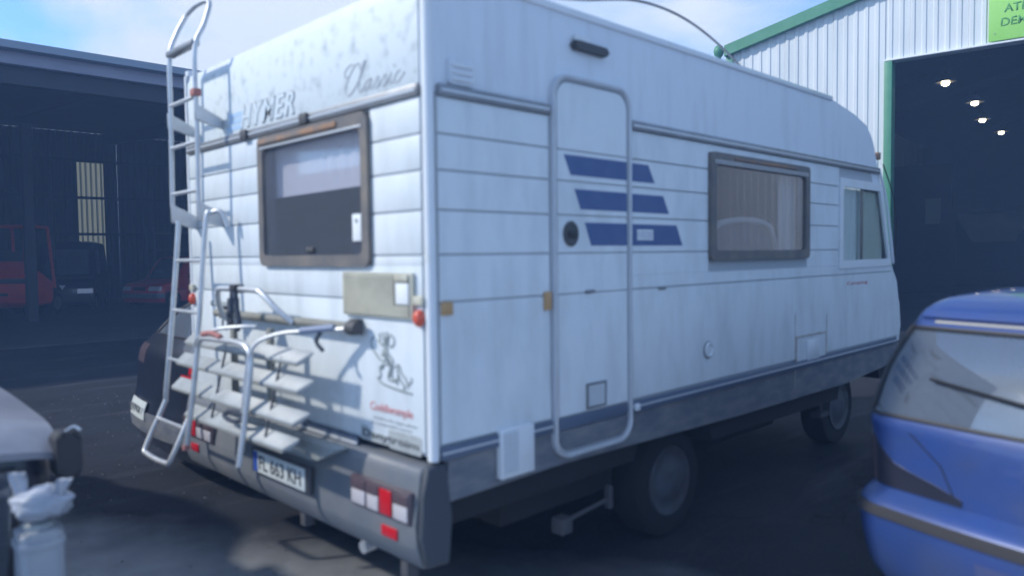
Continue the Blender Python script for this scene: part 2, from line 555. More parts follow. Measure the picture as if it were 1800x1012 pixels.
# back wall panels with a translucent strip through which daylight comes
TX0, TX1, TZ0, TZ1 = 6.56, 7.50, 1.15, 5.50
x = HX0
k = 0
segs = []
while x < HX1 - 0.01:
    x2 = min(x + 3.0, HX1)
    if x < TX0 < x2: segs += [(x, TX0)]
    if x < TX0 < x2 or x < TX1 < x2 or (x >= TX0 and x2 <= TX1):
        if x < TX1 < x2: segs += [(TX1, x2)]
    else:
        segs += [(x, x2)]
    x = x2
for a, b in segs:
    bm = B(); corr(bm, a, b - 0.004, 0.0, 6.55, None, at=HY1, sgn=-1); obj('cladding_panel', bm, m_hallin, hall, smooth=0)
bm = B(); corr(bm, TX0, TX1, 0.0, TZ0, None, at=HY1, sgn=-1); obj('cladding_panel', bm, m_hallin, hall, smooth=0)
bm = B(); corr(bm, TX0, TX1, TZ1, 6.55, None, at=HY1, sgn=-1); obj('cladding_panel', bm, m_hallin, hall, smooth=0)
m_trans = bpy.data.materials.new('yellowed_translucent_sheet'); m_trans.use_nodes = True
t = m_trans.node_tree; t.nodes.clear()
o_ = t.nodes.new('ShaderNodeOutputMaterial'); a_ = t.nodes.new('ShaderNodeBsdfTranslucent'); a_.inputs[0].default_value = (0.34, 0.32, 0.22, 1)
b_ = t.nodes.new('ShaderNodeBsdfDiffuse'); b_.inputs[0].default_value = (0.3, 0.3, 0.22, 1)
c_ = t.nodes.new('ShaderNodeMixShader'); c_.inputs[0].default_value = 0.4
t.links.new(a_.outputs[0], c_.inputs[1]); t.links.new(b_.outputs[0], c_.inputs[2]); t.links.new(c_.outputs[0], o_.inputs[0])
for z0, z1 in ((TZ0, 2.62), (2.66, 4.02), (4.06, TZ1)):
    bm = B(); corr(bm, TX0 + 0.005, TX1 - 0.005, z0, z1, None, per=0.18, dep=0.05, at=HY1, sgn=-1); obj('translucent_sheet', bm, m_trans, hall, smooth=0)
for z in (2.64, 4.04, 5.45):
    bm = B(); box(bm, HX0, HX1, HY1 - 0.22, HY1 - 0.08, z - 0.05, z + 0.05); obj('girt', bm, m_hallsteel, hall)
for xx in (HX0, HX1):
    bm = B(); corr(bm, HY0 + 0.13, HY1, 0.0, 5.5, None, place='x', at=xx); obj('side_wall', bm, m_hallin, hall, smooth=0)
for xx, yy in ((3.05, 21.1), (-5.5, 21.1), (12.0, 21.1), (-12.5, 14.4), (17.5, 14.4)):
    bm = B()
    box(bm, xx - 0.12, xx + 0.12, yy - 0.13, yy - 0.115, 0, 5.3); box(bm, xx - 0.12, xx + 0.12, yy + 0.115, yy + 0.13, 0, 5.3); box(bm, xx - 0.01, xx + 0.01, yy - 0.114, yy + 0.114, 0, 5.3)
    obj('column', bm, m_hallsteel, hall)
for xx in (-10.5, -5.5, 3.05, 7.5, 12.0, 16.5):
    bm = B(); prism(bm, [(HY0 + 0.42, 5.05), (HY1 - 0.3, 6.1), (HY1 - 0.3, 6.5), (HY0 + 0.42, 5.45)], 'x', xx - 0.08, xx + 0.08); obj('rafter', bm, m_hallsteel, hall)
bm = B(); box(bm, HX0 + 0.1, HX1 - 0.1, HY0 + 0.3, HY1 - 0.1, -0.02, 0.02); obj('floor_slab', bm, m_floor, None, kind='structure')

# ------------------------------------------------------------------ right workshop
m_clad = mat('white_cladding', (0.70, 0.73, 0.74), 0.5, col2=(0.60, 0.64, 0.65), scale=2, stretch=(1, 1, 0.2))
m_green = mat('green_trim', (0.06, 0.24, 0.13), 0.5, col2=(0.09, 0.28, 0.17), scale=3)
m_lime = mat('lime_sign_panel', (0.30, 0.66, 0.12), 0.5, col2=(0.36, 0.70, 0.17), scale=1)
m_signtext = mat('dark_green_sign_letters', (0.13, 0.38, 0.10), 0.5)
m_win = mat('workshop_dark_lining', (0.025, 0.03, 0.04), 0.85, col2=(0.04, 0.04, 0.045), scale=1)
ws = empty('workshop', (14.272, 3.067, 0), R(6.846), 'white ribbed steel workshop with green trim and a tall open doorway', 'workshop', local=True)
APEX = -5.2
def zt(u):
    return 6.25 + 0.23 * (3.44 - u) if u >= APEX else 6.25 + 0.23 * (3.44 - APEX) - 0.23 * (APEX - u)
U1, U0 = 3.30, 2 * APEX - 3.30
def wp(a, b, z0, z1):
    bm = B(); corr(bm, a, b, z0, z1, None, per=0.20, dep=0.018, place='x', at=0.0, sgn=-1); obj('cladding_panel', bm, m_clad, ws, smooth=0)
u = 0.15
while u < U1 - 0.05:
    wp(u, min(u + 1.0, U1) - 0.003, 0.0, zt); u += 1.0
u = -8.3
while u < 0.15 - 0.01:
    wp(u, min(u + 1.0, 0.15) - 0.003, 5.48, zt); u += 1.0
u = U0
while u < -8.3 - 0.01:
    wp(u, min(u + 1.0, -8.3) - 0.003, 0.0, zt); u += 1.0
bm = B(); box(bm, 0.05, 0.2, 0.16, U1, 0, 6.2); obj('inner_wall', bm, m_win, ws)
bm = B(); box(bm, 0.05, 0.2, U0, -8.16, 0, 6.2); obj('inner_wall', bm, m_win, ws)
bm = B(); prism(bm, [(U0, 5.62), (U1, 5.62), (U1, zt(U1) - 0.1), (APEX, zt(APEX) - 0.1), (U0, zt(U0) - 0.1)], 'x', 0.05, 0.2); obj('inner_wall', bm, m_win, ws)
# door frame: green posts, pale lintel
bm = B(); box(bm, -0.09, 0.22, 0.0, 0.147, 0, 5.44, 0.008); obj('door_post', bm, m_green, ws)
bm = B(); box(bm, -0.09, 0.22, -8.157, -8.0, 0, 5.44, 0.008); obj('door_post', bm, m_green, ws)
bm = B(); box(bm, -0.09, 0.22, -8.157, 0.147, 5.443, 5.477, 0.004); obj('lintel', bm, m_clad, ws)
# verge trims + corner
def slope_trim(u0, u1, name):
    bm = B()
    z0, z1 = zt(u0), zt(u1)
    prism(bm, [(u0, z0 - 0.14), (u1, z1 - 0.14), (u1, z1 + 0.10), (u0, z0 + 0.10)], 'x', -0.16, 0.02)
    obj(name, bm, m_green, ws)
slope_trim(APEX, U1 + 0.17, 'verge_trim'); slope_trim(U0 - 0.15, APEX - 0.002, 'verge_trim')
bm = B(); box(bm, -0.08, 0.12, U1 + 0.003, U1 + 0.16, 0, zt(U1) - 0.17, 0.006); obj('corner_trim', bm, m_green, ws)
bm = B(); box(bm, 0.05, 22.0, U1 - 0.05, U1 + 0.1, 0, 6.25); obj('side_wall', bm, m_clad, ws)
bm = B(); box(bm, 0.05, 22.0, U0 - 0.1, U0 + 0.05, 0, 6.25); obj('side_wall', bm, m_clad, ws)
bm = B(); prism(bm, [(U0 - 0.2, zt(U0 - 0.2) + 0.0), (APEX, zt(APEX) + 0.0), (APEX, zt(APEX) + 0.08), (U0 - 0.2, zt(U0 - 0.2) + 0.08)], 'x', 0.03, 22.2); obj('roof', bm, m_win, ws)
bm = B(); prism(bm, [(APEX + 0.003, zt(APEX) + 0.0), (U1 + 0.25, zt(U1 + 0.25) + 0.0), (U1 + 0.25, zt(U1 + 0.25) + 0.08), (APEX + 0.003, zt(APEX) + 0.08)], 'x', 0.03, 22.2); obj('roof', bm, m_win, ws)
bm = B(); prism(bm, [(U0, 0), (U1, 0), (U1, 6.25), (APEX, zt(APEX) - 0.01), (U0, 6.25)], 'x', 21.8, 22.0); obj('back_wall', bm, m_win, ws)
bm = B(); lathe(bm, [(0.04, 0), (0.05, 0.05), (0.10, 0.12), (0.12, 0.2), (0.09, 0.3), (0.03, 0.34)], (-0.1, 3.62, 6.05), 'z', 12); obj('gutter_end', bm, m_green, ws)
m_sky2 = mat('painted_daylight_strip', (0.30, 0.36, 0.36), 0.8)
bm = B(); box(bm, 14.9, 15.0, 1.45, 1.95, 2.6, 3.55); obj('pale_wall_strip', bm, m_sky2, ws)  # opaque pale panel; daylight of a translucent strip put into its colour
bm = B(); box(bm, 15.003, 15.2, 1.1, U1 - 0.06, 0, 4.8); obj('partition', bm, m_win, ws)
m_gal = mat('dusty_gallery_panel', (0.16, 0.15, 0.15), 0.8, col2=(0.1, 0.1, 0.1), scale=1.5)
bm = B(); prism(bm, [(-1.5, 2.9), (0.9, 2.9), (0.3, 1.9), (-0.9, 1.9)], 'x', 14.0, 14.2); obj('sheeted_load', bm, m_gal, ws)
bm = B(); box(bm, 13.8, 21.7, -4.0, 0.95, 2.95, 3.1); obj('mezzanine_deck', bm, m_hallsteel, ws)
for yy in (-3.8, 0.8):
    bm = B(); box(bm, 13.85, 14.0, yy, yy + 0.15, 0.0, 2.947); obj('mezzanine_post', bm, m_hallsteel, ws)
bm = B(); box(bm, 0.25, 21.7, U0 + 0.1, U1 - 0.1, -0.02, 0.02)
fl = obj('workshop_floor', bm, m_floor, None, kind='structure')
fl.matrix_world = ws.matrix_basis @ Matrix.Translation(fl.location)
sg = empty('wall_sign', tuple(ws.matrix_basis @ Vector((-0.06, -1.63, 5.62))), R(6.846), 'lime green sign panel with dark green letters above the workshop doorway', 'sign', local=True)
bm = B(); box(bm, -0.03, 0.02, -4.8, 0, -0.12, 1.55, 0.004); obj('sign_board', bm, m_lime, sg)
text('lettering', 'ATE', m_signtext, sg, (0, -1, 0), (0, 0, 1), (-0.032, -0.235, 0.375), height=0.15, bold=0.02, width=0.36)
text('lettering', 'DEM', m_signtext, sg, (0, -1, 0), (0, 0, 1), (-0.032, -0.19, 0.13), height=0.15, bold=0.02, width=0.40)
for xx in (3.5, 7.5, 11.5):
    for ua, ub in ((APEX, U1 - 0.1), (APEX, U0 + 0.1)):
        bm = B(); prism(bm, [(ua, zt(ua) - 0.32), (ub, 6.0), (ub, 6.2), (ua, zt(ua) - 0.06)], 'x', xx, xx + 0.14); obj('rafter', bm, m_hallsteel, ws)
for zz in (0.01, 1.4):
    bm = B()
    for yy in (-0.1, -4.7): lathe(bm, [(0.012, -0.004), (0.012, 0.0), (0.006, 0.004)], (-0.034, yy, zz), 'x', 8)
    obj('screw', bm, m_belt, sg)

# lit high-bay lamps
m_bulb = mat('lit_lamp', (1.0, 0.88, 0.62), 0.3, emit=14)
m_lampshade = mat('aluminium_reflector', (0.45, 0.42, 0.36), 0.35, 0.6)
lamps = [((19.73, 3.63, 6.0), 'nearest'), ((23.36, 3.86, 6.0), 'second'), ((26.9, 4.5, 6.0), 'third'), ((30.5, 4.75, 6.0), 'farthest')]
for (px, py, pz), wd in lamps:
    lab = {'nearest': 'lit hanging lamp nearest the workshop doorway, leftmost of the row', 'second': 'lit hanging lamp, second of the row from the left', 'third': 'lit hanging lamp, third of the row from the left', 'farthest': 'lit hanging lamp deepest in the workshop, rightmost of the row'}[wd]
    L = empty('hanging_lamp', (px, py, pz), label=lab, cat='lamp', group='lit lamps hanging in the workshop')
    bm = B(); lathe(bm, [(0.06, 0.16), (0.11, 0.12), (0.24, -0.04), (0.25, -0.06)], (px, py, pz), 'z', 18); obj('lamp_shade', bm, m_lampshade, L)
    bm = B(); lathe(bm, [(0.03, -0.065), (0.10, -0.085), (0.085, -0.13), (0.03, -0.155)], (px, py, pz), 'z', 14); obj('bulb', bm, m_bulb, L)
    bm = B(); tube(bm, [(px, py, pz + 0.16), (px, py, pz + 0.55)], 0.012, 6); obj('cable', bm, m_black, L)

# ------------------------------------------------------------------ MOTORHOME
VW = 2.40
mh = empty('motorhome', (2.7, 1.2, 0), label='white old motorhome with ladder and folded bike rack on its rear wall', cat='motorhome')
prof = [(0, 0.86), (0, 2.75), (0.015, 2.80), (0.06, 2.82), (3.86, 2.815), (4.30, 2.755), (4.55, 2.695), (4.66, 2.62), (4.72, 2.55), (4.79, 2.41),
        (4.96, 2.10), (5.135, 1.57), (5.30, 1.40), (5.36, 1.20), (5.40, 0.98), (5.37, 0.86)]
def evalmesh(bm, cutters):
    me = bpy.data.meshes.new('tmp'); bm.to_mesh(me); bm.free()
    ob = bpy.data.objects.new('tmp', me); COL.objects.link(ob)
    me.materials.append(m_band); me.materials.append(m_inner)
    tmp = []
    for c in cutters:
        bmesh.ops.recalc_face_normals(c, faces=c.faces[:])
        cm = bpy.data.meshes.new('cut'); c.to_mesh(cm); c.free(); cm.materials.append(m_inner)
        co = bpy.data.objects.new('cut', cm); COL.objects.link(co); tmp.append(co)
        md = ob.modifiers.new('b', 'BOOLEAN'); md.object = co; md.operation = 'DIFFERENCE'; md.solver = 'EXACT'; md.material_mode = 'TRANSFER'
    dg = bpy.context.evaluated_depsgraph_get()
    r = bpy.data.meshes.new_from_object(ob.evaluated_get(dg))
    mats = [m.name for m in r.materials if m]
    nb = B(); nb.from_mesh(r)
    for x_ in tmp + [ob]: bpy.data.objects.remove(x_)
    return nb, mats
bm = B(); prism(bm, prof, 'y', 0.0, VW)
iprof = [(0.04, 0.95), (0.04, 2.76), (3.84, 2.76), (4.26, 2.70), (4.60, 2.58), (4.74, 2.38), (4.92, 2.08), (5.09, 1.55), (5.25, 1.38), (5.32, 0.95)]
bmesh.ops.recalc_face_normals(bm, faces=bm.faces[:])
nf = len(bm.faces)
prism(bm, iprof, 'y', 0.035, VW - 0.035)
bm.faces.ensure_lookup_table()
innerf = bm.faces[nf:]
bmesh.ops.recalc_face_normals(bm, faces=innerf)
for f_ in innerf: f_.normal_flip(); f_.material_index = 1
cuts = []
c = B(); box(c, -0.2, 0.2, 0.43, 1.36, 1.68, 2.26); cuts.append(c)                # rear window
c = B(); box(c, 2.14, 3.37, -0.2, 0.2, 1.68, 2.22); cuts.append(c)               # side window
CABW = [(4.03, 1.57), (5.06, 1.57), (4.84, 2.19), (4.03, 2.19)]
c = B(); prism(c, CABW, 'y', -0.2, VW + 0.2); cuts.append(c)                     # cab side windows, both sides
c = B(); box(c, 4.5, 5.6, 0.15, VW - 0.15, 1.62, 2.30); cuts.append(c)           # windscreen
c = B(); box(c, 1.6, 3.3, VW - 0.2, VW + 0.2, 1.68, 2.2); cuts.append(c)         # far side window
nb, mats = evalmesh(bm, cuts)
obj('body_shell', nb, [MATS[m] if m in MATS else m_band for m in mats], mh, smooth=30, recalc=False)

# corner mouldings
for yy, s in ((0.0, -1), (VW, 1)):
    bm = B()
    pts = [(-0.014, yy, 0.86), (-0.014, yy, 2.74), (0.0, yy, 2.80)]
    cx_, cy_ = 0.012, yy - s * 0.012
    arc = [(cx_ + 0.026 * math.cos(R(a)), cy_ + s * 0.024 * math.sin(R(a))) for a in range(70, 211, 20)]
    prism(bm, arc + [(cx_, cy_)], 'z', 0.845, 2.80)
    obj('corner_moulding', bm, m_rail, mh, smooth=60)
# roof edge rail
bm = B(); box(bm, 0.0, 3.86, -0.012, 0.03, 2.80, 2.835, 0.006); obj('roof_rail', bm, m_rail, mh)
bm = B(); box(bm, 0.0, 3.86, VW - 0.03, VW + 0.012, 2.80, 2.835, 0.006); obj('roof_rail', bm, m_rail, mh)

# dark seam sheets behind the siding
def side_poly(x0, x1, z0, z1):
    p = [(x0, z0), (x1, z0), (x1, z1), (x0, z1)]
    # nose limits
    p = clip(p, (1.57 - 2.41), (4.79 - 5.135) * -1, 0) if False else p
    a = (5.135, 1.57); b = (4.79, 2.41)
    nx, nz_ = (b[1] - a[1]), -(b[0] - a[0])
    p = clip(p, nx, nz_, nx * a[0] + nz_ * a[1] - 0.02)
    a = (5.36, 1.20); b = (5.135, 1.57)
    nx, nz_ = (b[1] - a[1]), -(b[0] - a[0])
    p = clip(p, nx, nz_, nx * a[0] + nz_ * a[1] - 0.012)
    return p
bm = B()
for a, b_, c_, d_ in ((0.03, 0.70, 0.87, 2.33), (1.31, 2.13, 0.87, 2.33), (2.131, 3.38, 0.87, 1.679), (2.131, 3.38, 2.221, 2.33), (3.381, 4.02, 0.87, 2.33), (4.021, 5.3, 0.87, 1.565), (4.021, 4.80, 2.196, 2.33)):
    pp = side_poly(a, b_, c_, d_)
    prism(bm, pp, 'y', -0.003, 0.001)
obj('seam_backing', bm, m_seam, mh, smooth=0)
bm = B()
for a, b_, c_, d_ in ((0.03, 0.42, 0.87, 2.33), (1.365, 2.37, 0.87, 2.33), (0.421, 1.364, 0.87, 1.679), (0.421, 1.364, 2.262, 2.33)):
    box(bm, -0.003, 0.001, a, b_, c_, d_)
obj('seam_backing', bm, m_seam, mh, smooth=0)

Z = [2.315, 2.165, 2.02, 1.86, 1.68, 1.487, 0.905]
G = 0.004
def spanel(x0, x1, z0, z1, parent=None, y=-0.012, name='siding_panel', m=None):
    pp = side_poly(x0 + G, x1 - G, z0 + G, z1 - G)
    if len(pp) < 3: return
    bm = B(); prism(bm, pp, 'y', y, -0.002, bev=0.0025)
    return obj(name, bm, m or m_white, parent or mh, smooth=30)
for i in range(6):
    z1, z0 = Z[i], Z[i + 1]
    spanel(0.035, 0.695, z0, z1)
    if i < 5:
        if i == 4:
            spanel(1.318, 5.3, z0, 1.562); 
            spanel(1.318, 2.085, 1.562 - 2 * G, z1); spanel(3.42, 3.985, 1.562 - 2 * G, z1)
        else:
            spanel(1.318, 2.085, z0, z1); spanel(3.42, 3.985, z0, z1)
            if i == 0: spanel(2.085 - 2 * G, 3.42 + 2 * G, 2.262, z1)
    else:
        pp = [(1.322, 0.91), (5.35, 0.91), (5.375, 1.0), (5.34, 1.2), (5.20, 1.42), (5.15, 1.483), (1.322, 1.483)]
        bm = B(); prism(bm, pp, 'y', -0.012, -0.002, bev=0.0025); obj('siding_panel', bm, m_white, mh, smooth=30)
    # rear
    def rp_(y0, y1, za, zb):
        bm = B(); box(bm, -0.012, -0.002, y0 + G, y1 - G, za + G, zb - G, 0.0025); obj('siding_panel', bm, m_white, mh, smooth=30)
    if i < 4:
        rp_(0.035, 0.39, z0, z1); rp_(1.40, 2.365, z0, z1)
    elif i == 4:
        rp_(0.035, 2.365, z0, 1.64); rp_(0.035, 0.39, 1.64 - 2 * G, z1); rp_(1.40, 2.365, 1.64 - 2 * G, z1)
    else:
        rp_(0.035, 2.365, 0.87, z1)
# belt rails
def beltrail(x0, x1, zc, axis, parent=None):
    bm = B()
    if axis == 'y':
        box(bm, x0, x1, -0.026, -0.001, zc - 0.024, zc + 0.024, 0.006)
    else:
        box(bm, -0.026, -0.001, x0, x1, zc - 0.024, zc + 0.024, 0.006)
    r = obj('belt_rail', bm, m_belt, mh)
    bm = B()
    if axis == 'y': box(bm, x0 + 0.01, x1 - 0.01, -0.030, -0.0255, zc - 0.006, zc + 0.003)
    else: box(bm, -0.030, -0.0255, x0 + 0.01, x1 - 0.01, zc - 0.006, zc + 0.003)
    obj('rail_insert', bm, m_beltl, r)
beltrail(0.04, 0.695, 2.338, 'y'); beltrail(1.318, 4.80, 2.338, 'y'); beltrail(0.04, 2.36, 2.338, 'x')
for yy in (0.91, 1.55):
    bm = B(); box(bm, -0.045, -0.027, yy - 0.035, yy + 0.035, 2.31, 2.365, 0.008); obj('rail_clip', bm, m_dgrey, mh)
bm = B(); box(bm, -0.008, -0.0005, 0.045, 2.36, 2.366, 2.742, 0.003); obj('roof_band_panel', bm, m_moss, mh)
# lower trims
m_trimblue = mat('blue_grey_trim', (0.10, 0.13, 0.19), 0.45)
def lowtrim(a, b_, axis, zc=0.872):
    bm = B()
    if axis == 'y':
        box(bm, a, b_, -0.022, -0.001, zc - 0.028, zc + 0.028, 0.005); r = obj('lower_trim', bm, m_trimblue, mh)
        bm = B(); box(bm, a, b_, -0.027, -0.0215, zc - 0.002, zc + 0.007); obj('trim_insert', bm, m_beltl, r)
    else:
        box(bm, -0.024, -0.0125, a, b_, zc - 0.028, zc + 0.028, 0.004); r = obj('lower_trim', bm, m_trimblue, mh)
        bm = B(); box(bm, -0.030, -0.0235, a, b_, zc - 0.004, zc + 0.007); obj('trim_insert', bm, m_beltl, r)
lowtrim(0.03, 0.695, 'y'); lowtrim(1.318, 5.25, 'y', 0.868); lowtrim(0.52, 2.36, 'x', 0.835)
# skirt (grey) on the near side, with front wheel arch
arch = [(4.55 + 0.44 * math.cos(R(a)), 0.33 + 0.44 * math.sin(R(a))) for a in range(140, 39, -10)]
sk = [(0.08, 0.84), (0.06, 0.66), (0.8, 0.675), (2.5, 0.635), (4.2, 0.62), (5.0, 0.66), (5.30, 0.70), (5.36, 0.84)]
bm = B(); prism(bm, sk, 'y', 0.0, 0.03, bev=0.003); obj('side_skirt', bm, m_skirt, mh)
bm = B(); prism(bm, sk, 'y', VW - 0.03, VW, bev=0.003); obj('side_skirt', bm, m_skirt, mh)
bm = B(); prism(bm, [(0.06, 0.855), (5.36, 0.855), (5.34, 0.70), (5.28, 0.55), (5.0, 0.55), (4.9, 0.80), (4.2, 0.80), (4.1, 0.50), (2.2, 0.52), (2.1, 0.78), (1.5, 0.78), (1.4, 0.56), (0.1, 0.55)], 'y', 0.035, VW - 0.035); obj('underbody', bm, m_under, mh)
bm = B(); box(bm, 0.5, 1.35, 0.14, 0.6, 0.40, 0.545, 0.02); obj('waste_tank', bm, m_under, mh)
bm = B(); box(bm, 2.5, 4.0, 0.5, 1.9, 0.24, 0.52, 0.04); obj('chassis_beam', bm, m_under, mh)
bm = B(); box(bm, 3.9, 4.05, 0.08, 0.16, 0.37, 0.41, 0.004); box(bm, 3.95, 3.97, 0.1, 0.12, 0.405, 0.55); obj('underfloor_bracket', bm, m_dgrey, mh)
# bumper
bp = [(0.06, 0.825), (-0.045, 0.825), (-0.062, 0.79), (-0.066, 0.72), (-0.085, 0.60), (-0.085, 0.50), (-0.05, 0.41), (0.06, 0.40)]
def rearprism(name, pts, y0, y1, m, parent, bev=0.006):
    bm = B(); prism(bm, [(p[0], p[1]) for p in pts], 'y', y0, y1, bev=bev); return obj(name, bm, m, parent)
rb = rearprism('rear_bumper', bp, 0.02, VW - 0.02, m_bump, mh, 0.01)
for y0, y1 in ((-0.012, 0.018), (VW - 0.018, VW + 0.012)):
    bm = B(); prism(bm, [(0.06, 0.83), (-0.04, 0.83), (-0.062, 0.72), (-0.078, 0.55), (-0.045, 0.42), (0.07, 0.41), (0.09, 0.6)], 'y', y0, y1, bev=0.008); obj('bumper_end', bm, mat('worn_black_bumper_corner', (0.05, 0.06, 0.075), 0.6) if 'worn_black_bumper_corner' not in MATS else MATS['worn_black_bumper_corner'], rb)
# pale sloping top moulding over the plate
bm = B(); 
mv = [(1.75, 0.822), (0.52, 0.822), (0.60, 0.79), (0.74, 0.73), (0.80, 0.715), (1.62, 0.705), (1.68, 0.75)]
prism(bm, mv, 'x', -0.105, -0.05, bev=0.012); obj('plate_shroud', bm, m_bumplight, rb)
bm = B(); box(bm, -0.112, -0.098, 0.795, 1.40, 0.555, 0.685, 0.004); obj('plate_holder', bm, m_dgrey, rb)
pl = bm = B(); box(bm, -0.118, -0.113, 0.835, 1.365, 0.565, 0.675, 0.002); pl = obj('number_plate', bm, m_plate, mh)
bm = B(); box(bm, -0.1195, -0.1175, 1.318, 1.364, 0.568, 0.672); obj('blue_band', bm, m_plateblue, pl)
text('plate_lettering', 'FL 663 KH', m_ink, pl, (0, -1, 0), (0, 0, 1), (-0.118, 1.30, 0.583), width=0.43, height=0.075, bold=0.012)
# tail lamps, both sides, mirrored
def tail(y0, y1, flip):
    bm = B(); box(bm, -0.098, -0.055, y0, y1, 0.595, 0.725, 0.008); tl = obj('tail_lamp', bm, m_lampdark, mh)
    w = (y1 - y0)
    order = [(0.02, 0.24, m_amber if False else m_clear), (0.27, 0.46, m_red), (0.49, 0.68, m_clear), (0.72, 0.96, m_clear)]
    for a, b_, mm in order:
        if flip: a, b_ = 1 - b_, 1 - a
        bm = B(); box(bm, -0.105, -0.0975, y0 + w * a, y0 + w * b_, 0.607, 0.713 if mm is m_red else 0.668, 0.003); obj('lens', bm, mm, tl)
        if mm is not m_red:
            bm = B(); box(bm, -0.103, -0.0975, y0 + w * a, y0 + w * b_, 0.671, 0.713, 0.002); obj('lens', bm, m_lampdark, tl)
tail(0.04, 0.47, False); tail(VW - 0.47, VW - 0.04, True)
for yy in (0.19, VW - 0.19):
    bm = B(); box(bm, -0.094, -0.08, yy - 0.055, yy + 0.055, 0.51, 0.555, 0.003); obj('reflector', bm, m_red, mh)
bm = B(); tube(bm, [(-0.0, 0.44, 0.395), (-0.06, 0.44, 0.39)], 0.028, 12); obj('exhaust_tip', bm, m_alu, mh)

bm = B(); box(bm, -0.03, 0.03, 0.15, 0.2, 0.30, 0.40, 0.005); obj('bumper_bracket', bm, m_dgrey, mh)
bm = B(); box(bm, -0.03, 0.03, 1.0, 1.05, 0.33, 0.40, 0.005); obj('bumper_bracket', bm, m_dgrey, mh)
# marker lamps
for yy in (0.052, VW - 0.052):
    bm = B(); lathe(bm, [(0.026, 0.0), (0.026, -0.016), (0.018, -0.028), (0.007, -0.032)], (-0.012, yy, 1.425), 'x', 16)
    for v in bm.verts: v.co.z = 1.425 + (v.co.z - 1.425) * 1.35
    k = obj('marker_lamp', bm, m_orange, mh)
    bm = B(); box(bm, -0.03, -0.0125, yy - 0.03, yy + 0.03, 1.478, 1.515, 0.004); obj('lamp_base', bm, m_cream, k)
bm = B(); box(bm, 0.037, 0.097, -0.024, -0.0125, 1.435, 1.49, 0.004); obj('side_reflector', bm, m_dullamber, mh)
bm = B(); box(bm, 0.645, 0.69, -0.026, -0.0125, 1.42, 1.505, 0.004); obj('side_reflector', bm, m_dullamber, mh)

# rear window
def off(pts, d):
    cx_ = sum(p[0] for p in pts) / len(pts); cz_ = sum(p[1] for p in pts) / len(pts)
    return pts
bm = B(); ring(bm, rrect(0.385, 1.405, 1.632, 2.305, 0.045), rrect(0.435, 1.355, 1.685, 2.235, 0.03), 'x', -0.034, 0.0)
rw = obj('rear_window', bm, m_frame, mh)
bm = B(); prism(bm, rrect(0.430, 1.360, 1.680, 2.240, 0.03), 'x', -0.020, -0.014); obj('pane', bm, m_glass2, rw)
bm = B(); box(bm, -0.043, -0.033, 0.62, 1.38, 2.262, 2.288, 0.003); obj('rusty_hinge_strip', bm, m_rust, rw)
bm = B(); box(bm, -0.04, -0.033, 0.42, 1.37, 2.238, 2.246, 0.002); obj('pale_sealing_strip', bm, m_beltl, rw)
bm = B(); box(bm, -0.0235, -0.0205, 0.455, 0.523, 1.745, 1.865, 0.001); st = obj('window_sticker', bm, m_whitest, rw)
bm = B(); lathe(bm, [(0.011, 0), (0.011, -0.001)], (-0.0237, 0.489, 1.835), 'x', 12); obj('printed_dot', bm, m_greyink, st)
bm = B(); box(bm, -0.03, -0.0205, 0.86, 0.93, 1.70, 1.725, 0.004); obj('latch', bm, m_dgrey, rw)
# pleated blind inside
bm = B()
n = 60
grid = []
for i in range(n + 1):
    y = 0.32 + 1.06 * i / n
    row = []
    for j in range(9):
        z = 2.00 + 0.26 * j / 8
        amp = (0.010 * math.sin((y - 0.42) * 62 + 0.8 * math.sin(j)) if y < 0.92 else 0.003 * math.sin(y * 30)) * (j / 8) 
        row.append(bm.verts.new((0.05 + amp, y, z - 0.01 * (i / n))))
    grid.append(row)
for i in range(n):
    for j in range(8):
        bm.faces.new([grid[i][j], grid[i + 1][j], grid[i + 1][j + 1], grid[i][j + 1]])
obj('gathered_blind', bm, m_cloth, rw, smooth=80)
bm = B(); box(bm, 0.45, 0.5, 0.45, 1.3, 1.3, 1.80, 0.02); obj('bench_back', bm, m_inner, mh)

# side window
bm = B(); ring(bm, rrect(2.085, 3.425, 1.625, 2.27, 0.035), rrect(2.145, 3.365, 1.685, 2.195, 0.03), 'y', -0.034, 0.0)
swn = obj('side_window', bm, m_frame, mh)
bm = B(); prism(bm, rrect(2.140, 3.370, 1.680, 2.200, 0.03), 'y', -0.020, -0.014); obj('pane', bm, m_glass, swn)
bm = B(); box(bm, 2.35, 3.2, -0.042, -0.033, 2.235, 2.252, 0.003); obj('rusty_hinge_strip', bm, m_rust, swn)
for zz in (2.205, 2.218):
    bm = B(); box(bm, 2.12, 3.39, -0.038, -0.033, zz, zz + 0.005); obj('pale_sealing_strip', bm, m_beltl, swn)
def curtain(name, x0, x1, z0, z1, y, m, parent, amp=0.012, k=70):
    bm = B(); n = 30; g_ = []
    for i in range(n + 1):
        x = x0 + (x1 - x0) * i / n
        yy = y + amp * math.sin(x * k) + 0.4 * amp * math.sin(x * k * 2.3)
        g_.append((bm.verts.new((x, yy, z0)), bm.verts.new((x, yy, z1))))
    for i in range(n): bm.faces.new([g_[i][0], g_[i + 1][0], g_[i + 1][1], g_[i][1]])
    return obj(name, bm, m, parent, smooth=80)
curtain('curtain', 3.14, 3.38, 1.62, 2.22, 0.07, m_creamcloth, swn)
curtain('curtain', 2.13, 2.22, 1.62, 2.22, 0.07, m_cloth, swn)
bm = B()
ap = smooth_path([(2.22, 0.10, 1.60), (2.25, 0.10, 1.75), (2.36, 0.10, 1.84), (2.55, 0.10, 1.875), (2.80, 0.10, 1.885), (3.03, 0.10, 1.86), (3.12, 0.10, 1.78), (3.20, 0.10, 1.60)], 5)
tube(bm, ap, 0.022, 8)
sb = obj('reflection_arc', bm, m_creamcloth, swn, smooth=80)  # pale arc and backing added to stand in for a reflection in the pane
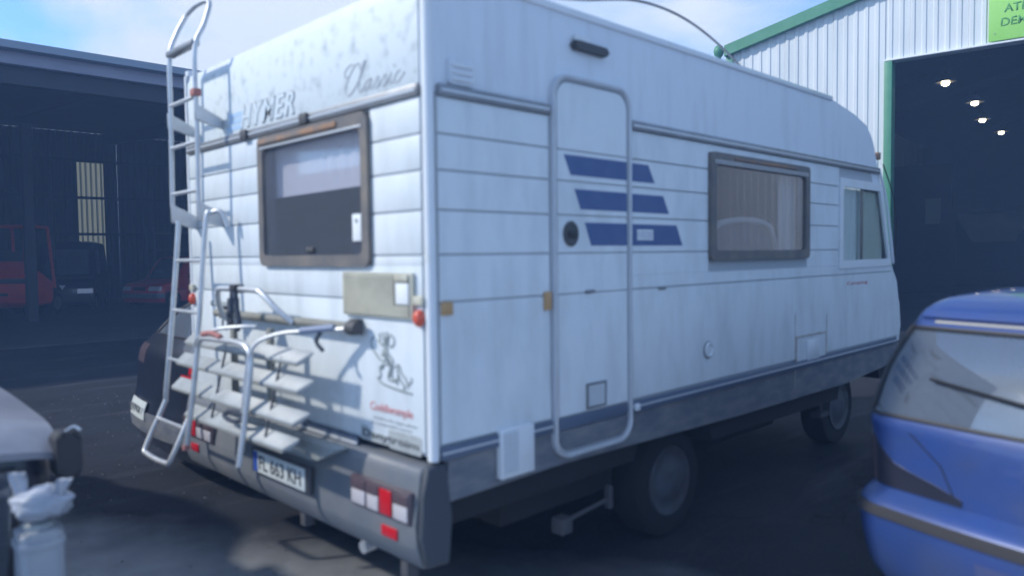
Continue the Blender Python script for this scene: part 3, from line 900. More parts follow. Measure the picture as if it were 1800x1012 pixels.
bm = B(); prism(bm, [(p.x, p.z) for p in ap], 'y', 0.11, 0.17); obj('reflection_arc_back', bm, m_inner, sb)
# cab window
bm = B(); ring(bm, [(3.985, 1.535), (5.105, 1.54), (4.86, 2.235), (3.985, 2.235)], [(4.05, 1.60), (5.03, 1.60), (4.82, 2.17), (4.05, 2.17)], 'y', -0.022, 0.0)
cw = obj('cab_window', bm, m_rail, mh)
bm = B(); prism(bm, [(4.04, 1.59), (5.04, 1.59), (4.825, 2.18), (4.04, 2.18)], 'y', -0.012, -0.007); obj('pane', bm, m_cabglass, cw)
bm = B(); box(bm, 4.42, 4.455, -0.018, -0.005, 1.59, 2.18, 0.003); obj('mullion', bm, m_frame, cw)
bm = B(); ring(bm, [(3.985, 1.535), (5.105, 1.54), (4.86, 2.235), (3.985, 2.235)], [(4.05, 1.60), (5.03, 1.60), (4.82, 2.17), (4.05, 2.17)], 'y', VW, VW + 0.022); obj('cab_window', bm, m_rail, mh)
m_net = mat('white_net_curtain', (0.80, 0.84, 0.82), 0.9)
curtain('curtain', 4.50, 4.98, 1.60, 2.16, 0.02, m_creamcloth, cw, 0.006, 60)
curtain('curtain', 4.06, 4.48, 1.60, 2.16, 0.02, m_net, cw, 0.006, 60)
bm = B(); box(bm, 3.80, 3.82, 0.04, VW - 0.04, 0.96, 2.75); obj('light_block_board', bm, mat('dark_block_board', (0.07, 0.075, 0.09), 0.8), mh)  # dark board added inside to block the bright view through the cab
bm = B(); prism(bm, smooth_path([(4.6, 0.3, 0.0), (4.75, 1.85, 0), (4.85, 1.88, 0), (5.0, 1.55, 0), (4.95, 1.2, 0)], 2) and [(4.62, 1.3), (4.66, 1.78), (4.74, 1.86), (4.82, 1.80), (4.95, 1.45)], 'y', 0.35, 0.75, bev=0.02); obj('cab_seat', bm, m_dgrey, mh)
# windscreen
ang = [(5.145, 1.60), (4.80, 2.40)]
bm = B(); prism(bm, [(5.10, 1.62), (5.115, 1.62), (4.86, 2.28), (4.845, 2.28)], 'y', 0.15, VW - 0.15); obj('windscreen', bm, m_cabglass, mh)
bm = B(); tube(bm, smooth_path([(4.80, -0.015, 2.36), (4.97, -0.02, 2.08), (5.13, -0.02, 1.62), (5.15, -0.015, 1.56)], 4), 0.012, 6); obj('front_moulding', bm, m_rail, mh)
bm = B(); box(bm, 4.80, 4.86, -0.01, 0.05, 2.44, 2.50, 0.006); obj('roof_marker', bm, m_rust, mh)
bm = B(); tube(bm, smooth_path([(4.88, -0.02, 2.4), (5.03, -0.05, 2.15), (5.12, -0.05, 1.9), (5.16, -0.03, 1.62)], 5), 0.006, 6); obj('mirror_arm', bm, m_black, mh)

# entrance door
dr = None
def rr_poly(x0, x1, z0, z1, r, top=True, bot=False):
    pts = rrect(x0, x1, z0, z1, r)
    return pts
DX0, DX1, DZ0, DZ1 = 0.705, 1.31, 0.705, 2.515
bm = B()
prism(bm, rrect(DX0 + 0.01, DX1 - 0.01, DZ0 + 0.01, DZ1 - 0.01, 0.10), 'y', -0.010, 0.0)
dr = obj('entrance_door', bm, m_seam, mh)
bm = B(); op = rrect(DX0, DX1, DZ0, DZ1, 0.11, 7); ip = rrect(DX0 + 0.022, DX1 - 0.022, DZ0 + 0.022, DZ1 - 0.022, 0.09, 7)
ring(bm, op, ip, 'y', -0.027, 0.0)
obj('door_frame', bm, m_doorrail, dr, smooth=60)
bm = B(); tube(bm, [(p[0], -0.027, p[1]) for p in rrect(DX0 + 0.012, DX1 - 0.012, DZ0 + 0.012, DZ1 - 0.012, 0.10, 7)], 0.005, 6, closed=True)
obj('door_seal', bm, m_alu, dr, smooth=60)
zz = [2.485, 2.165, 2.02, 1.86, 1.68, 1.487, 0.905]
ix0, ix1 = DX0 + 0.036, DX1 - 0.036
for i in range(6):
    a, b_ = zz[i + 1] + 0.003, zz[i] - 0.003
    if i == 0:
        q = [p for p in rrect(ix0, ix1, a - 0.3, DZ1 - 0.036, 0.078, 7)]
        q = clip(q, 0, -1, -a)
    else:
        q = [(ix0, a), (ix1, a), (ix1, b_), (ix0, b_)]
    bm = B(); prism(bm, q, 'y', -0.020, -0.008, bev=0.002); obj('door_panel', bm, m_white, dr, smooth=30)
bm = B(); box(bm, ix0, ix1, -0.024, -0.012, 0.843, 0.90, 0.004); obj('trim_strip', bm, m_trimblue, dr)
q = clip(rrect(ix0, ix1, DZ0 + 0.036, 1.2, 0.075, 7), 0, 1, 0.838)
bm = B(); prism(bm, q, 'y', -0.020, -0.008, bev=0.002); obj('door_kick_panel', bm, m_skirt, dr)
# handle
bm = B(); lathe(bm, [(0.052, 0.0), (0.054, -0.008), (0.046, -0.014), (0.02, -0.010)], (0.829, -0.020, 1.772), 'y', 24)
for v in bm.verts: v.co.z = 1.772 + (v.co.z - 1.772) * 1.12
dh = obj('handle', bm, m_dgrey, dr)
bm = B(); box(bm, 0.80, 0.858, -0.040, -0.030, 1.755, 1.785, 0.004); obj('handle_lever', bm, m_black, dh)
bm = B(); box(bm, 0.935, 1.0, -0.033, -0.020, 1.486, 1.50, 0.003); obj('door_catch', bm, m_belt, dr)
# vent with slats
bm = B(); ring(bm, [(0.936, 0.918), (1.086, 0.918), (1.086, 1.042), (0.936, 1.042)][0:4], [(0.944, 0.926), (1.078, 0.926), (1.078, 1.034), (0.944, 1.034)], 'y', -0.03, -0.020)
vt = obj('door_vent', bm, m_belt, dr)
bm = B(); box(bm, 0.945, 1.077, -0.0225, -0.0202, 0.927, 1.033); obj('vent_mesh', bm, m_seam, vt)
for i in range(8):
    z = 0.930 + i * 0.0132
    bm = B(); box(bm, 0.945, 1.077, -0.0285, -0.0226, z, z + 0.007); obj('vent_slat', bm, m_white, vt)
# blue stripes: on the door and on the wall
def parq(name, pts, y, m, parent): 
    bm = B(); prism(bm, pts, 'y', y - 0.0012, y + 0.0005); return obj(name, bm, m, parent, smooth=0)
rows = [((0.786, 2.143), (0.835, 2.050), 1.474, 1.532), ((0.861, 1.985), (0.905, 1.890), 1.611, 1.668), ((0.935, 1.828), (0.983, 1.716), 1.741, 1.803)]
for (xa, za), (xb, zb), xc, xd in rows:
    parq('blue_stripe', [(xa, za), (xb, zb), (ix1 - 0.001, zb), (ix1 - 0.001, za)], -0.0205, m_blue, dr)
    # wall side, skip groove line
    parq('blue_stripe', [(1.322, za), (1.322, zb), (xd, zb), (xc, za)], -0.0125, m_blue, mh)
bm = B(); box(bm, 1.37, 1.515, -0.0155, -0.0137, 1.745, 1.80); wst = obj('wall_sticker', bm, m_whitest, mh)
for i in range(3):
    bm = B(); box(bm, 1.372, 1.513, -0.0165, -0.0153, 1.756 + 0.014 * i, 1.760 + 0.014 * i); obj('printed_line', bm, m_blue, wst)
# porch lamp, corner vent
bm = B(); prism(bm, rrect(0.86, 1.12, 2.645, 2.685, 0.018), 'y', -0.035, 0.0, bev=0.006); pl2 = obj('porch_lamp', bm, m_dgrey, mh)
bm = B(); prism(bm, rrect(0.87, 1.0, 2.688, 2.715, 0.01), 'y', -0.02, 0.0, bev=0.004); obj('lamp_cover', bm, m_rail, pl2)
bm = B(); prism(bm, rrect(0.10, 0.24, 2.37, 2.475, 0.015), 'y', -0.014, 0.0, bev=0.003); cv = obj('corner_vent', bm, m_band, mh)
for i in range(3):
    bm = B(); box(bm, 0.115, 0.225, -0.024, -0.0135, 2.385 + i * 0.028, 2.395 + i * 0.028, 0.002); obj('louvre', bm, m_rail, cv)
bm = B(); prism(bm, rrect(0.335, 0.40, 2.62, 2.80, 0.02), 'y', -0.008, 0.0); obj('dirt_trace', bm, m_stain, mh) if False else bm.free()
# white service hatch
bm = B(); box(bm, 0.345, 0.552, -0.038, -0.001, 0.70, 0.918, 0.006); wh = obj('service_hatch', bm, m_rail, mh)
bm = B(); box(bm, 0.358, 0.447, -0.0392, -0.0382, 0.718, 0.905); obj('hatch_mesh', bm, m_seam, wh)
for i in range(11):
    z = 0.722 + i * 0.017
    bm = B(); box(bm, 0.360, 0.445, -0.045, -0.0393, z, z + 0.010); obj('louvre', bm, m_white, wh)
bm = B(); box(bm, 1.328, 1.36, -0.04, -0.001, 0.85, 0.885, 0.004); obj('door_stop', bm, m_rail, mh)
# round cap
bm = B(); lathe(bm, [(0.046, 0), (0.046, -0.010), (0.036, -0.016), (0.034, -0.008), (0.02, -0.008)], (2.075, -0.012, 1.097), 'y', 24); rc_ = obj('filler_cap', bm, m_white, mh)
bm = B(); tube(bm, [(2.075 + 0.045 * math.cos(R(a)), -0.016, 1.097 + 0.048 * math.sin(R(a))) for a in range(0, 360, 18)], 0.005, 6, closed=True); obj('cap_ring', bm, m_belt, rc_)
bm = B(); box(bm, 1.565, 1.63, -0.022, -0.0125, 1.475, 1.492, 0.003); obj('small_clip', bm, m_belt, mh)
# locker hatch with rusty edge
bm = B(); ring(bm, rrect(3.245, 3.76, 0.875, 1.075, 0.012), rrect(3.262, 3.743, 0.892, 1.058, 0.01), 'y', -0.017, -0.012)
lh = obj('locker_hatch', bm, m_stain, mh)
bm = B(); prism(bm, rrect(3.265, 3.74, 0.895, 1.055, 0.01), 'y', -0.018, -0.0125); obj('hatch_lid', bm, m_white, lh)
bm = B(); box(bm, 3.42, 3.62, -0.024, -0.0185, 0.885, 1.03, 0.003); obj('hatch_plate', bm, m_rail, lh)
bm = B(); box(bm, 3.236, 3.243, -0.0145, -0.0125, 0.72, 1.24); box(bm, 3.765, 3.772, -0.0145, -0.0125, 0.92, 1.20); obj('rusty_drip_line', bm, m_stain, lh)
text('small_lettering', 'Camping', m_redink, mh, (1, 0, 0), (0, 0, 1), (4.15, -0.0125, 1.395), width=0.42, height=0.035)

# rear ventilation grille
bm = B(); box(bm, -0.032, -0.0125, 0.083, 0.603, 1.417, 1.608, 0.005); gr_ = obj('ventilation_grille', bm, m_cream, mh)
bm = B(); box(bm, -0.0335, -0.0322, 0.098, 0.592, 1.426, 1.602); obj('grille_mesh', bm, m_rackdark, gr_)
for i in range(12):
    z = 1.430 + i * 0.0142
    bm = B(); box(bm, -0.039, -0.0315, 0.10 if i < 3 else 0.20, 0.59, z, z + 0.009, 0.001); obj('grille_slat', bm, m_cream, gr_)
bm = B(); box(bm, -0.040, -0.0315, 0.10, 0.185, 1.478, 1.565, 0.002); obj('grille_label', bm, m_whitest, gr_)
bm = B(); box(bm, -0.044, -0.0315, 0.10, 0.19, 1.572, 1.60, 0.004); obj('grille_catch', bm, m_cream, gr_)

# HYMER lettering with stripes and Classic script on the rear roof band
for i in range(3):
    z0 = 2.385 + i * 0.034
    bm = B(); sh = 0.3
    prism(bm, [(1.80 - sh * (z0 - 2.385), z0), (1.63 - sh * (z0 - 2.385), z0), (1.63 - sh * (z0 + 0.026 - 2.385), z0 + 0.026), (1.80 - sh * (z0 + 0.026 - 2.385), z0 + 0.026)], 'x', -0.0095, -0.0075)
    obj('logo_bar', bm, m_pblue, mh, smooth=0)
text('logo_outline', 'HYMER', m_outline, mh, (0, -1, 0), (0, 0, 1), (-0.0082, 1.640, 2.379), width=0.607, height=0.124, shear=0.32, bold=0.028, depth=0.001, space=1.22)
m_logo = mat('pale_logo_letters', (0.70, 0.77, 0.80), 0.35)
text('logo_lettering', 'HYMER', m_logo, mh, (0, -1, 0), (0, 0, 1), (-0.0093, 1.630, 2.387), width=0.585, height=0.108, shear=0.32, bold=0.0, depth=0.002, space=1.22)
def strokes(name, lines, m, parent, to3, r, seg=4, kind=None):
    bm = B()
    for L in lines:
        P = smooth_path([to3(*p) for p in L], seg) if len(L) > 2 else [Vector(to3(*p)) for p in L]
        tube(bm, P, r, 6)
    return obj(name, bm, m, parent, smooth=80)
# cursive word: coordinates in (advance, height), unit = x-height 1
C_ = [[(2.1, 2.2), (2.0, 2.75), (1.4, 2.7), (0.6, 1.7), (0.3, 0.7), (0.7, 0.05), (1.4, 0.3), (2.0, 1.0), (2.6, 2.1), (2.85, 2.75), (2.6, 2.8), (2.3, 1.8), (2.2, 0.6), (2.45, 0.05), (2.9, 0.35)],
      [(1.4, 2.7), (0.7, 2.9), (0.0, 2.4), (0.0, 1.9), (0.4, 1.8)],
      [(2.9, 0.35), (3.3, 0.85), (3.8, 1.0), (3.4, 0.95), (3.05, 0.5), (3.15, 0.05), (3.55, 0.25), (3.95, 1.0), (3.8, 0.3), (4.0, 0.05), (4.35, 0.35), (4.75, 1.05), (4.95, 0.75), (4.9, 0.2), (4.55, 0.02), (4.9, 0.1), (5.3, 0.4), (5.7, 1.05), (5.9, 0.75), (5.85, 0.2), (5.5, 0.02), (5.9, 0.1), (6.2, 0.4), (6.5, 1.0), (6.35, 0.3), (6.55, 0.05), (6.9, 0.3), (7.3, 0.9), (7.65, 0.95), (7.3, 0.95), (7.0, 0.5), (7.1, 0.05), (7.5, 0.05), (8.2, 0.7)],
      [(6.75, 1.5), (6.85, 1.6)]]
strokes('classic_script', C_, m_script, mh, lambda a, h: (-0.008, 0.60 - a * 0.056 - h * 0.01, 2.392 + h * 0.046), 0.0036)

# stickers: walking figure with dog, words, dark lettering block
F = [[(0.34, 0.64), (0.42, 0.56), (0.50, 0.46), (0.46, 0.42)], [(0.38, 0.58), (0.46, 0.50), (0.44, 0.44)], [(0.50, 0.38), (0.50, 0.26), (0.49, 0.18)], [(0.42, 0.84), (0.38, 0.76), (0.44, 0.72), (0.42, 0.84)], [(0.10, 0.62), (0.22, 0.50), (0.36, 0.44), (0.45, 0.62), (0.40, 0.78)], [(0.10, 0.62), (0.05, 0.76), (0.12, 0.85)], [(0.22, 0.80), (0.30, 0.74), (0.38, 0.68), (0.48, 0.58), (0.58, 0.47), (0.50, 0.40), (0.40, 0.48), (0.34, 0.60)],
     [(0.26, 0.92), (0.30, 0.80)], [(0.34, 0.94), (0.38, 0.82), (0.36, 0.72)], [(0.44, 0.96), (0.44, 0.84)], [(0.52, 0.92), (0.60, 0.86), (0.60, 0.76), (0.52, 0.70), (0.47, 0.78), (0.50, 0.90)],
     [(0.46, 0.40), (0.34, 0.38), (0.26, 0.32), (0.28, 0.18), (0.20, 0.14)], [(0.36, 0.36), (0.30, 0.30)], [(0.54, 0.40), (0.48, 0.28), (0.46, 0.15), (0.56, 0.13), (0.64, 0.14), (0.56, 0.18), (0.55, 0.30), (0.60, 0.40)],
     [(0.66, 0.42), (0.72, 0.40), (0.76, 0.28), (0.86, 0.20), (0.92, 0.06)], [(0.66, 0.42), (0.68, 0.28), (0.74, 0.16), (0.84, 0.06), (0.80, 0.03)], [(0.68, 0.24), (0.66, 0.08)], [(0.90, 0.12), (0.98, 0.16), (0.98, 0.24)],
     [(0.20, 0.14), (0.30, 0.06), (0.50, 0.02), (0.80, -0.01), (1.0, -0.03)], [(0.35, 0.04), (0.60, 0.0), (0.90, -0.03)], [(0.30, 0.56), (0.40, 0.50)], [(0.34, 0.64), (0.46, 0.50)]]
strokes('walking_figure_print', F, m_greyink, mh, lambda a, h: (-0.0125, 0.425 - a * 0.31, 1.115 + h * 0.25), 0.0046)
RZ = (0, 0, 1)
text('red_word_print', 'Coddiwomple', m_redink, mh, (0, -1, 0), RZ, (-0.0120, 0.425, 0.992), width=0.31, height=0.048, bold=0.01)
text('small_print', 'travel to far vague places', m_greyink, mh, (0, -1, 0), RZ, (-0.0120, 0.40, 0.963), width=0.31, height=0.016)
text('small_print', 'in a purposeful manner', m_greyink, mh, (0, -1, 0), RZ, (-0.0120, 0.42, 0.940), width=0.30, height=0.015)
bm = B(); prism(bm, rrect(0.06, 0.29, 0.855, 0.935, 0.012), 'x', -0.0140, -0.0120); obj('grey_sticker', bm, m_stickerl, mh)
bm = B(); prism(bm, [(0.50, 0.86), (0.50, 0.925), (0.455, 0.925), (0.42, 0.905), (0.31, 0.90), (0.295, 0.862)], 'x', -0.0138, -0.0120); obj('dark_sticker', bm, m_stickerl, mh)
text('sticker_lettering', 'Danytroim', m_ink, mh, (0, -1, 0), RZ, (-0.0132, 0.49, 0.868), width=0.41, height=0.042, bold=0.02)

# ladder: upper and lower section
ld = empty('tmp', (0, 0, 0)); bpy.data.objects.remove(ld)
bm = B()
LY, RY = 2.26, 1.88
tube(bm, smooth_path([(-0.15, LY + 0.02, 1.98), (-0.15, LY, 2.5), (-0.15, LY - 0.01, 2.86), (-0.11, LY - 0.01, 3.0), (-0.06, LY - 0.03, 3.11), (-0.05, LY - 0.09, 3.14), (-0.05, (LY + RY) / 2, 3.15), (-0.05, RY + 0.06, 3.14), (-0.06, RY, 3.10), (-0.10, RY - 0.01, 2.98), (-0.15, RY, 2.84), (-0.15, RY, 2.5), (-0.15, RY + 0.01, 1.98)], 5), 0.0135, 10)
lad = obj('ladder', bm, m_alu, mh)
def rung(z, x, y0, y1, parent, r=0.012):
    bm = B(); tube(bm, [(x, y0, z), (x, y1, z)], r, 8); obj('rung', bm, m_alu, parent)
rung(2.33, -0.15, LY, RY, lad); rung(2.58, -0.15, LY, RY, lad); rung(2.06, -0.15, LY, RY, lad)
bm = B(); box(bm, -0.17, -0.12, RY, LY, 2.862, 2.895, 0.006); obj('rung', bm, m_belt, lad)
for y0, y1, z0, z1 in ((LY - 0.03, LY + 0.05, 2.40, 2.56), (RY - 0.05, RY + 0.03, 2.40, 2.56), (LY - 0.04, LY + 0.04, 1.84, 2.02), (RY - 0.04, RY + 0.04, 1.84, 2.02)):
    bm = B(); yc = (y0 + y1) / 2
    prism(bm, [(-0.165, z1 - 0.02), (-0.013, z1 - 0.09), (-0.013, z0 + 0.01), (-0.165, z0 + 0.05)], 'y', yc - 0.012, yc + 0.012, bev=0.003); obj('bracket', bm, m_alu, lad)
bm = B(); box(bm, -0.175, -0.13, RY - 0.03, RY + 0.03, 2.58, 2.62, 0.005); obj('red_clip', bm, m_redstrap, lad)
LY2, RY2 = 2.19, 1.80
def lowx(z):
    if z > 1.38: return -0.15 - 0.05 * (1.86 - z) / 0.48
    if z > 0.85: return -0.20 - 0.06 * (1.38 - z) / 0.53
    return -0.26 - 0.13 * (0.85 - z) / 0.28
bm = B()
tube(bm, smooth_path([(-0.15, LY2, 1.90), (lowx(1.38), LY2, 1.38), (lowx(0.9), LY2, 0.9), (lowx(0.85), LY2, 0.84), (-0.375, LY2, 0.60), (-0.39, LY2 - 0.06, 0.565), (-0.39, RY2 + 0.06, 0.565), (-0.375, RY2, 0.60), (lowx(0.85), RY2, 0.84), (lowx(0.9), RY2, 0.9), (lowx(1.38), RY2, 1.38), (-0.15, RY2, 1.88), (-0.12, RY2 - 0.02, 1.93), (-0.09, RY2 - 0.07, 1.93), (-0.07, RY2 - 0.10, 1.85)], 5), 0.0145, 10)
lad2 = obj('lower_ladder', bm, m_alu, mh)
for z in (1.665, 1.375, 1.09, 0.75):
    rung(z, lowx(z), LY2, RY2, lad2, 0.0105)

# bike rack folded against the wall
bm = B()
YL, YR = 1.60, 0.98
tube(bm, smooth_path([(-0.37, YL, 0.70), (-0.33, YL, 0.95), (-0.30, YL, 1.18), (-0.295, YL - 0.02, 1.235), (-0.295, YL - 0.08, 1.262), (-0.295, 1.3, 1.268), (-0.295, YR + 0.12, 1.268), (-0.295, YR + 0.03, 1.245), (-0.30, YR, 1.17), (-0.33, YR, 0.95), (-0.37, YR, 0.71)], 6), 0.0145, 10)
br = obj('bike_rack', bm, m_alu, mh)
for z, x, y0, y1 in ((1.235, -0.20, 0.62, 1.95), (1.12, -0.235, 0.56, 2.0), (0.985, -0.27, 0.54, 1.98), (0.865, -0.29, 0.60, 1.75)):
    bm = B()
    h = 0.06
    # shallow channel, tilted: pale face up and outward, dark underside
    xs0, xs1 = x - 0.030, x + 0.026
    def pt(a, d):   # a along width 0..1, d depth
        return (xs0 + (xs1 - xs0) * a, z - 0.024 + 0.048 * a - d)
    secs = [(-0.0, 0.0), (1.0, 0.0), (1.0, 0.012), (0.5, 0.03), (0.0, 0.014)]
    prism(bm, [pt(a, d) for a, d in secs], 'y', y0, y1, bev=0.003)
    # slanted ends
    for v in bm.verts:
        if v.co.y < y0 + 0.01:
            v.co.y += 0.06 * (1 - (v.co.x - xs0) / (xs1 - xs0))
    ch = obj('wheel_channel', bm, m_rackrail, br)
    bm = B(); prism(bm, [pt(a, d) for a, d in ((0.02, 0.0145), (0.5, 0.031), (0.98, 0.0125), (0.98, 0.020), (0.5, 0.037), (0.02, 0.020))], 'y', y0 + 0.06, y1 - 0.01); obj('channel_underside', bm, m_rackdark, ch)
for yy in (0.83, 1.42):
    bm = B(); tube(bm, [(-0.22, yy, 1.22), (-0.30, yy + 0.02, 0.86)], 0.006, 6); obj('diagonal_stay', bm, m_dgrey, br)
for yy in (1.08, 1.49):
    bm = B(); box(bm, -0.16, -0.135, yy - 0.02, yy + 0.02, 0.90, 1.33, 0.003); obj('rack_upright', bm, m_rackdark, br)
bm = B(); tube(bm, [(-0.065, 0.47, 1.365), (-0.065, 1.9, 1.365)], 0.022, 10); wb = obj('wall_bar', bm, m_rackdark, br)
bm = B(); lathe(bm, [(0.03, -0.03), (0.034, 0.0), (0.034, 0.03), (0.024, 0.035)], (-0.065, 0.46, 1.365), 'y', 14); obj('end_cap', bm, m_dgrey, wb)
for yy in (0.5, 1.88):
    bm = B(); box(bm, -0.045, -0.0125, yy - 0.03, yy + 0.03, 1.33, 1.40, 0.004); obj('wall_mount', bm, m_dgrey, wb)
bm = B(); tube(bm, smooth_path([(-0.10, 1.70, 1.34), (-0.14, 1.68, 1.42), (-0.17, 1.62, 1.50), (-0.17, 1.55, 1.515), (-0.17, 1.2, 1.515), (-0.165, 1.12, 1.50), (-0.14, 1.03, 1.43), (-0.09, 0.96, 1.36)], 6), 0.015, 10); ua = obj('upper_arch', bm, m_alu, br)
bm = B(); box(bm, -0.20, -0.14, 1.36, 1.42, 1.495, 1.54, 0.008); st_ = obj('arch_clamp', bm, m_black, ua)
bm = B()
tube(bm, smooth_path([(-0.19, 1.39, 1.52), (-0.20, 1.38, 1.46), (-0.20, 1.42, 1.38), (-0.20, 1.40, 1.34)], 4), 0.016, 6)
tube(bm, smooth_path([(-0.19, 1.37, 1.50), (-0.20, 1.33, 1.42), (-0.20, 1.31, 1.35), (-0.20, 1.33, 1.31)], 4), 0.014, 6)
tube(bm, smooth_path([(-0.20, 1.37, 1.47), (-0.205, 1.36, 1.40)], 2), 0.03, 6)
obj('hanging_strap', bm, m_strap, ua)
# hook arms to the hoop
bm = B(); tube(bm, smooth_path([(-0.15, 1.22, 1.33), (-0.20, 1.30, 1.33), (-0.26, 1.45, 1.31), (-0.30, 1.58, 1.26), (-0.31, 1.62, 1.18)], 5), 0.010, 8); obj('hook_arm', bm, m_alu, br)
bm = B(); tube(bm, smooth_path([(-0.09, 0.50, 1.36), (-0.15, 0.66, 1.345), (-0.22, 0.82, 1.33), (-0.28, 0.95, 1.28), (-0.31, 0.99, 1.18), (-0.33, 1.01, 0.95)], 5), 0.010, 8); ha = obj('hook_arm', bm, m_alu, br)
bm = B(); tube(bm, [(-0.11, 0.55, 1.365), (-0.18, 0.72, 1.345)], 0.016, 8); obj('grip', bm, m_bluestrap, ha)
bm = B(); tube(bm, smooth_path([(-0.13, 0.62, 1.35), (-0.15, 0.64, 1.30), (-0.14, 0.60, 1.26)], 3), 0.010, 6); obj('strap_end', bm, m_strap, ha)
bm = B(); tube(bm, smooth_path([(-0.30, 1.52, 1.285), (-0.305, 1.40, 1.30), (-0.30, 1.30, 1.285)], 4), 0.014, 6); obj('red_strap', bm, m_redstrap, br)
bm = B(); tube(bm, smooth_path([(-0.33, 0.98, 0.93), (-0.335, 1.1, 0.90), (-0.33, 1.22, 0.91), (-0.32, 1.15, 0.94), (-0.33, 0.99, 0.95)], 4), 0.012, 6); obj('dark_strap', bm, m_strap, br)
for yy, c0 in ((YL, m_redstrap),):
    bm = B(); tube(bm, [(-0.37, yy, 0.705), (-0.374, yy, 0.68)], 0.02, 8); obj('foot_cap', bm, c0, br)
# faded emblem and grey sign on the wall beside the ladder
bm = B(); box(bm, -0.016, -0.0125, 1.72, 2.1, 1.395, 1.425, 0.001); obj('wall_label', bm, m_stickerl, mh)
bm = B(); tube(bm, [(-0.016, 1.90 + 0.035 * math.cos(R(a)), 1.30 + 0.035 * math.sin(R(a))) for a in range(0, 360, 24)], 0.005, 5, closed=True); obj('round_emblem', bm, m_greyink, mh)
# awning-pole / flexible cable over the roof
bm = B(); tube(bm, smooth_path([(1.02, 0.4, 3.03), (1.5, 0.45, 3.13), (2.1, 0.5, 3.27), (2.7, 0.55, 3.30), (3.3, 0.6, 3.22), (3.75, 0.6, 3.05), (4.0, 0.6, 2.84)], 6), 0.009, 6); ra = obj('roof_cable', bm, m_belt, mh, label='thin bent cable arching over the roof')
bm = B(); tube(bm, smooth_path([(0.6, 0.35, 2.82), (0.8, 0.38, 2.95), (1.02, 0.4, 3.03)], 4), 0.009, 6); obj('cable_end', bm, m_belt, ra)
bm = B(); box(bm, 3.85, 4.05, 0.5, 0.7, 2.78, 2.87, 0.01); obj('roof_antenna_base', bm, m_dgrey, mh)
# step under the door
bm = B(); box(bm, 0.80, 0.88, 0.02, 0.10, 0.31, 0.39, 0.01); obj('step_bracket', bm, m_dgrey, mh)
bm = B(); box(bm, 1.22, 1.25, 0.06, 0.10, 0.33, 0.45, 0.005); obj('step_bracket', bm, m_dgrey, mh)
bm = B(); tube(bm, [(0.86, 0.06, 0.36), (1.24, 0.08, 0.38)], 0.012, 8); obj('step_bar', bm, m_dgrey, mh)
# wheels
for wx, wy, s in ((1.86, 0.12, 1), (4.66, 0.26, 1), (1.86, VW - 0.12, -1), (4.66, VW - 0.26, -1)):
    bm = B(); lathe(bm, [(0.20, 0.0), (0.27, -0.012), (0.315, 0.0), (0.33, 0.03), (0.33, 0.16), (0.31, 0.19), (0.2, 0.195)], (0, 0, 0), 'y', 36)
    for v in bm.verts: v.co.y *= s; v.co += Vector((wx, wy, 0.33))
    wl = obj('wheel', bm, m_tyre, mh)
    bm = B(); lathe(bm, [(0.205, -0.002), (0.20, -0.016), (0.185, -0.014), (0.165, -0.005), (0.12, -0.008), (0.10, -0.020), (0.05, -0.026)], (0, 0, 0), 'y', 32)
    for v in bm.verts: v.co.y *= s; v.co += Vector((wx, wy, 0.33))
    obj('hubcap', bm, m_hub, wl)

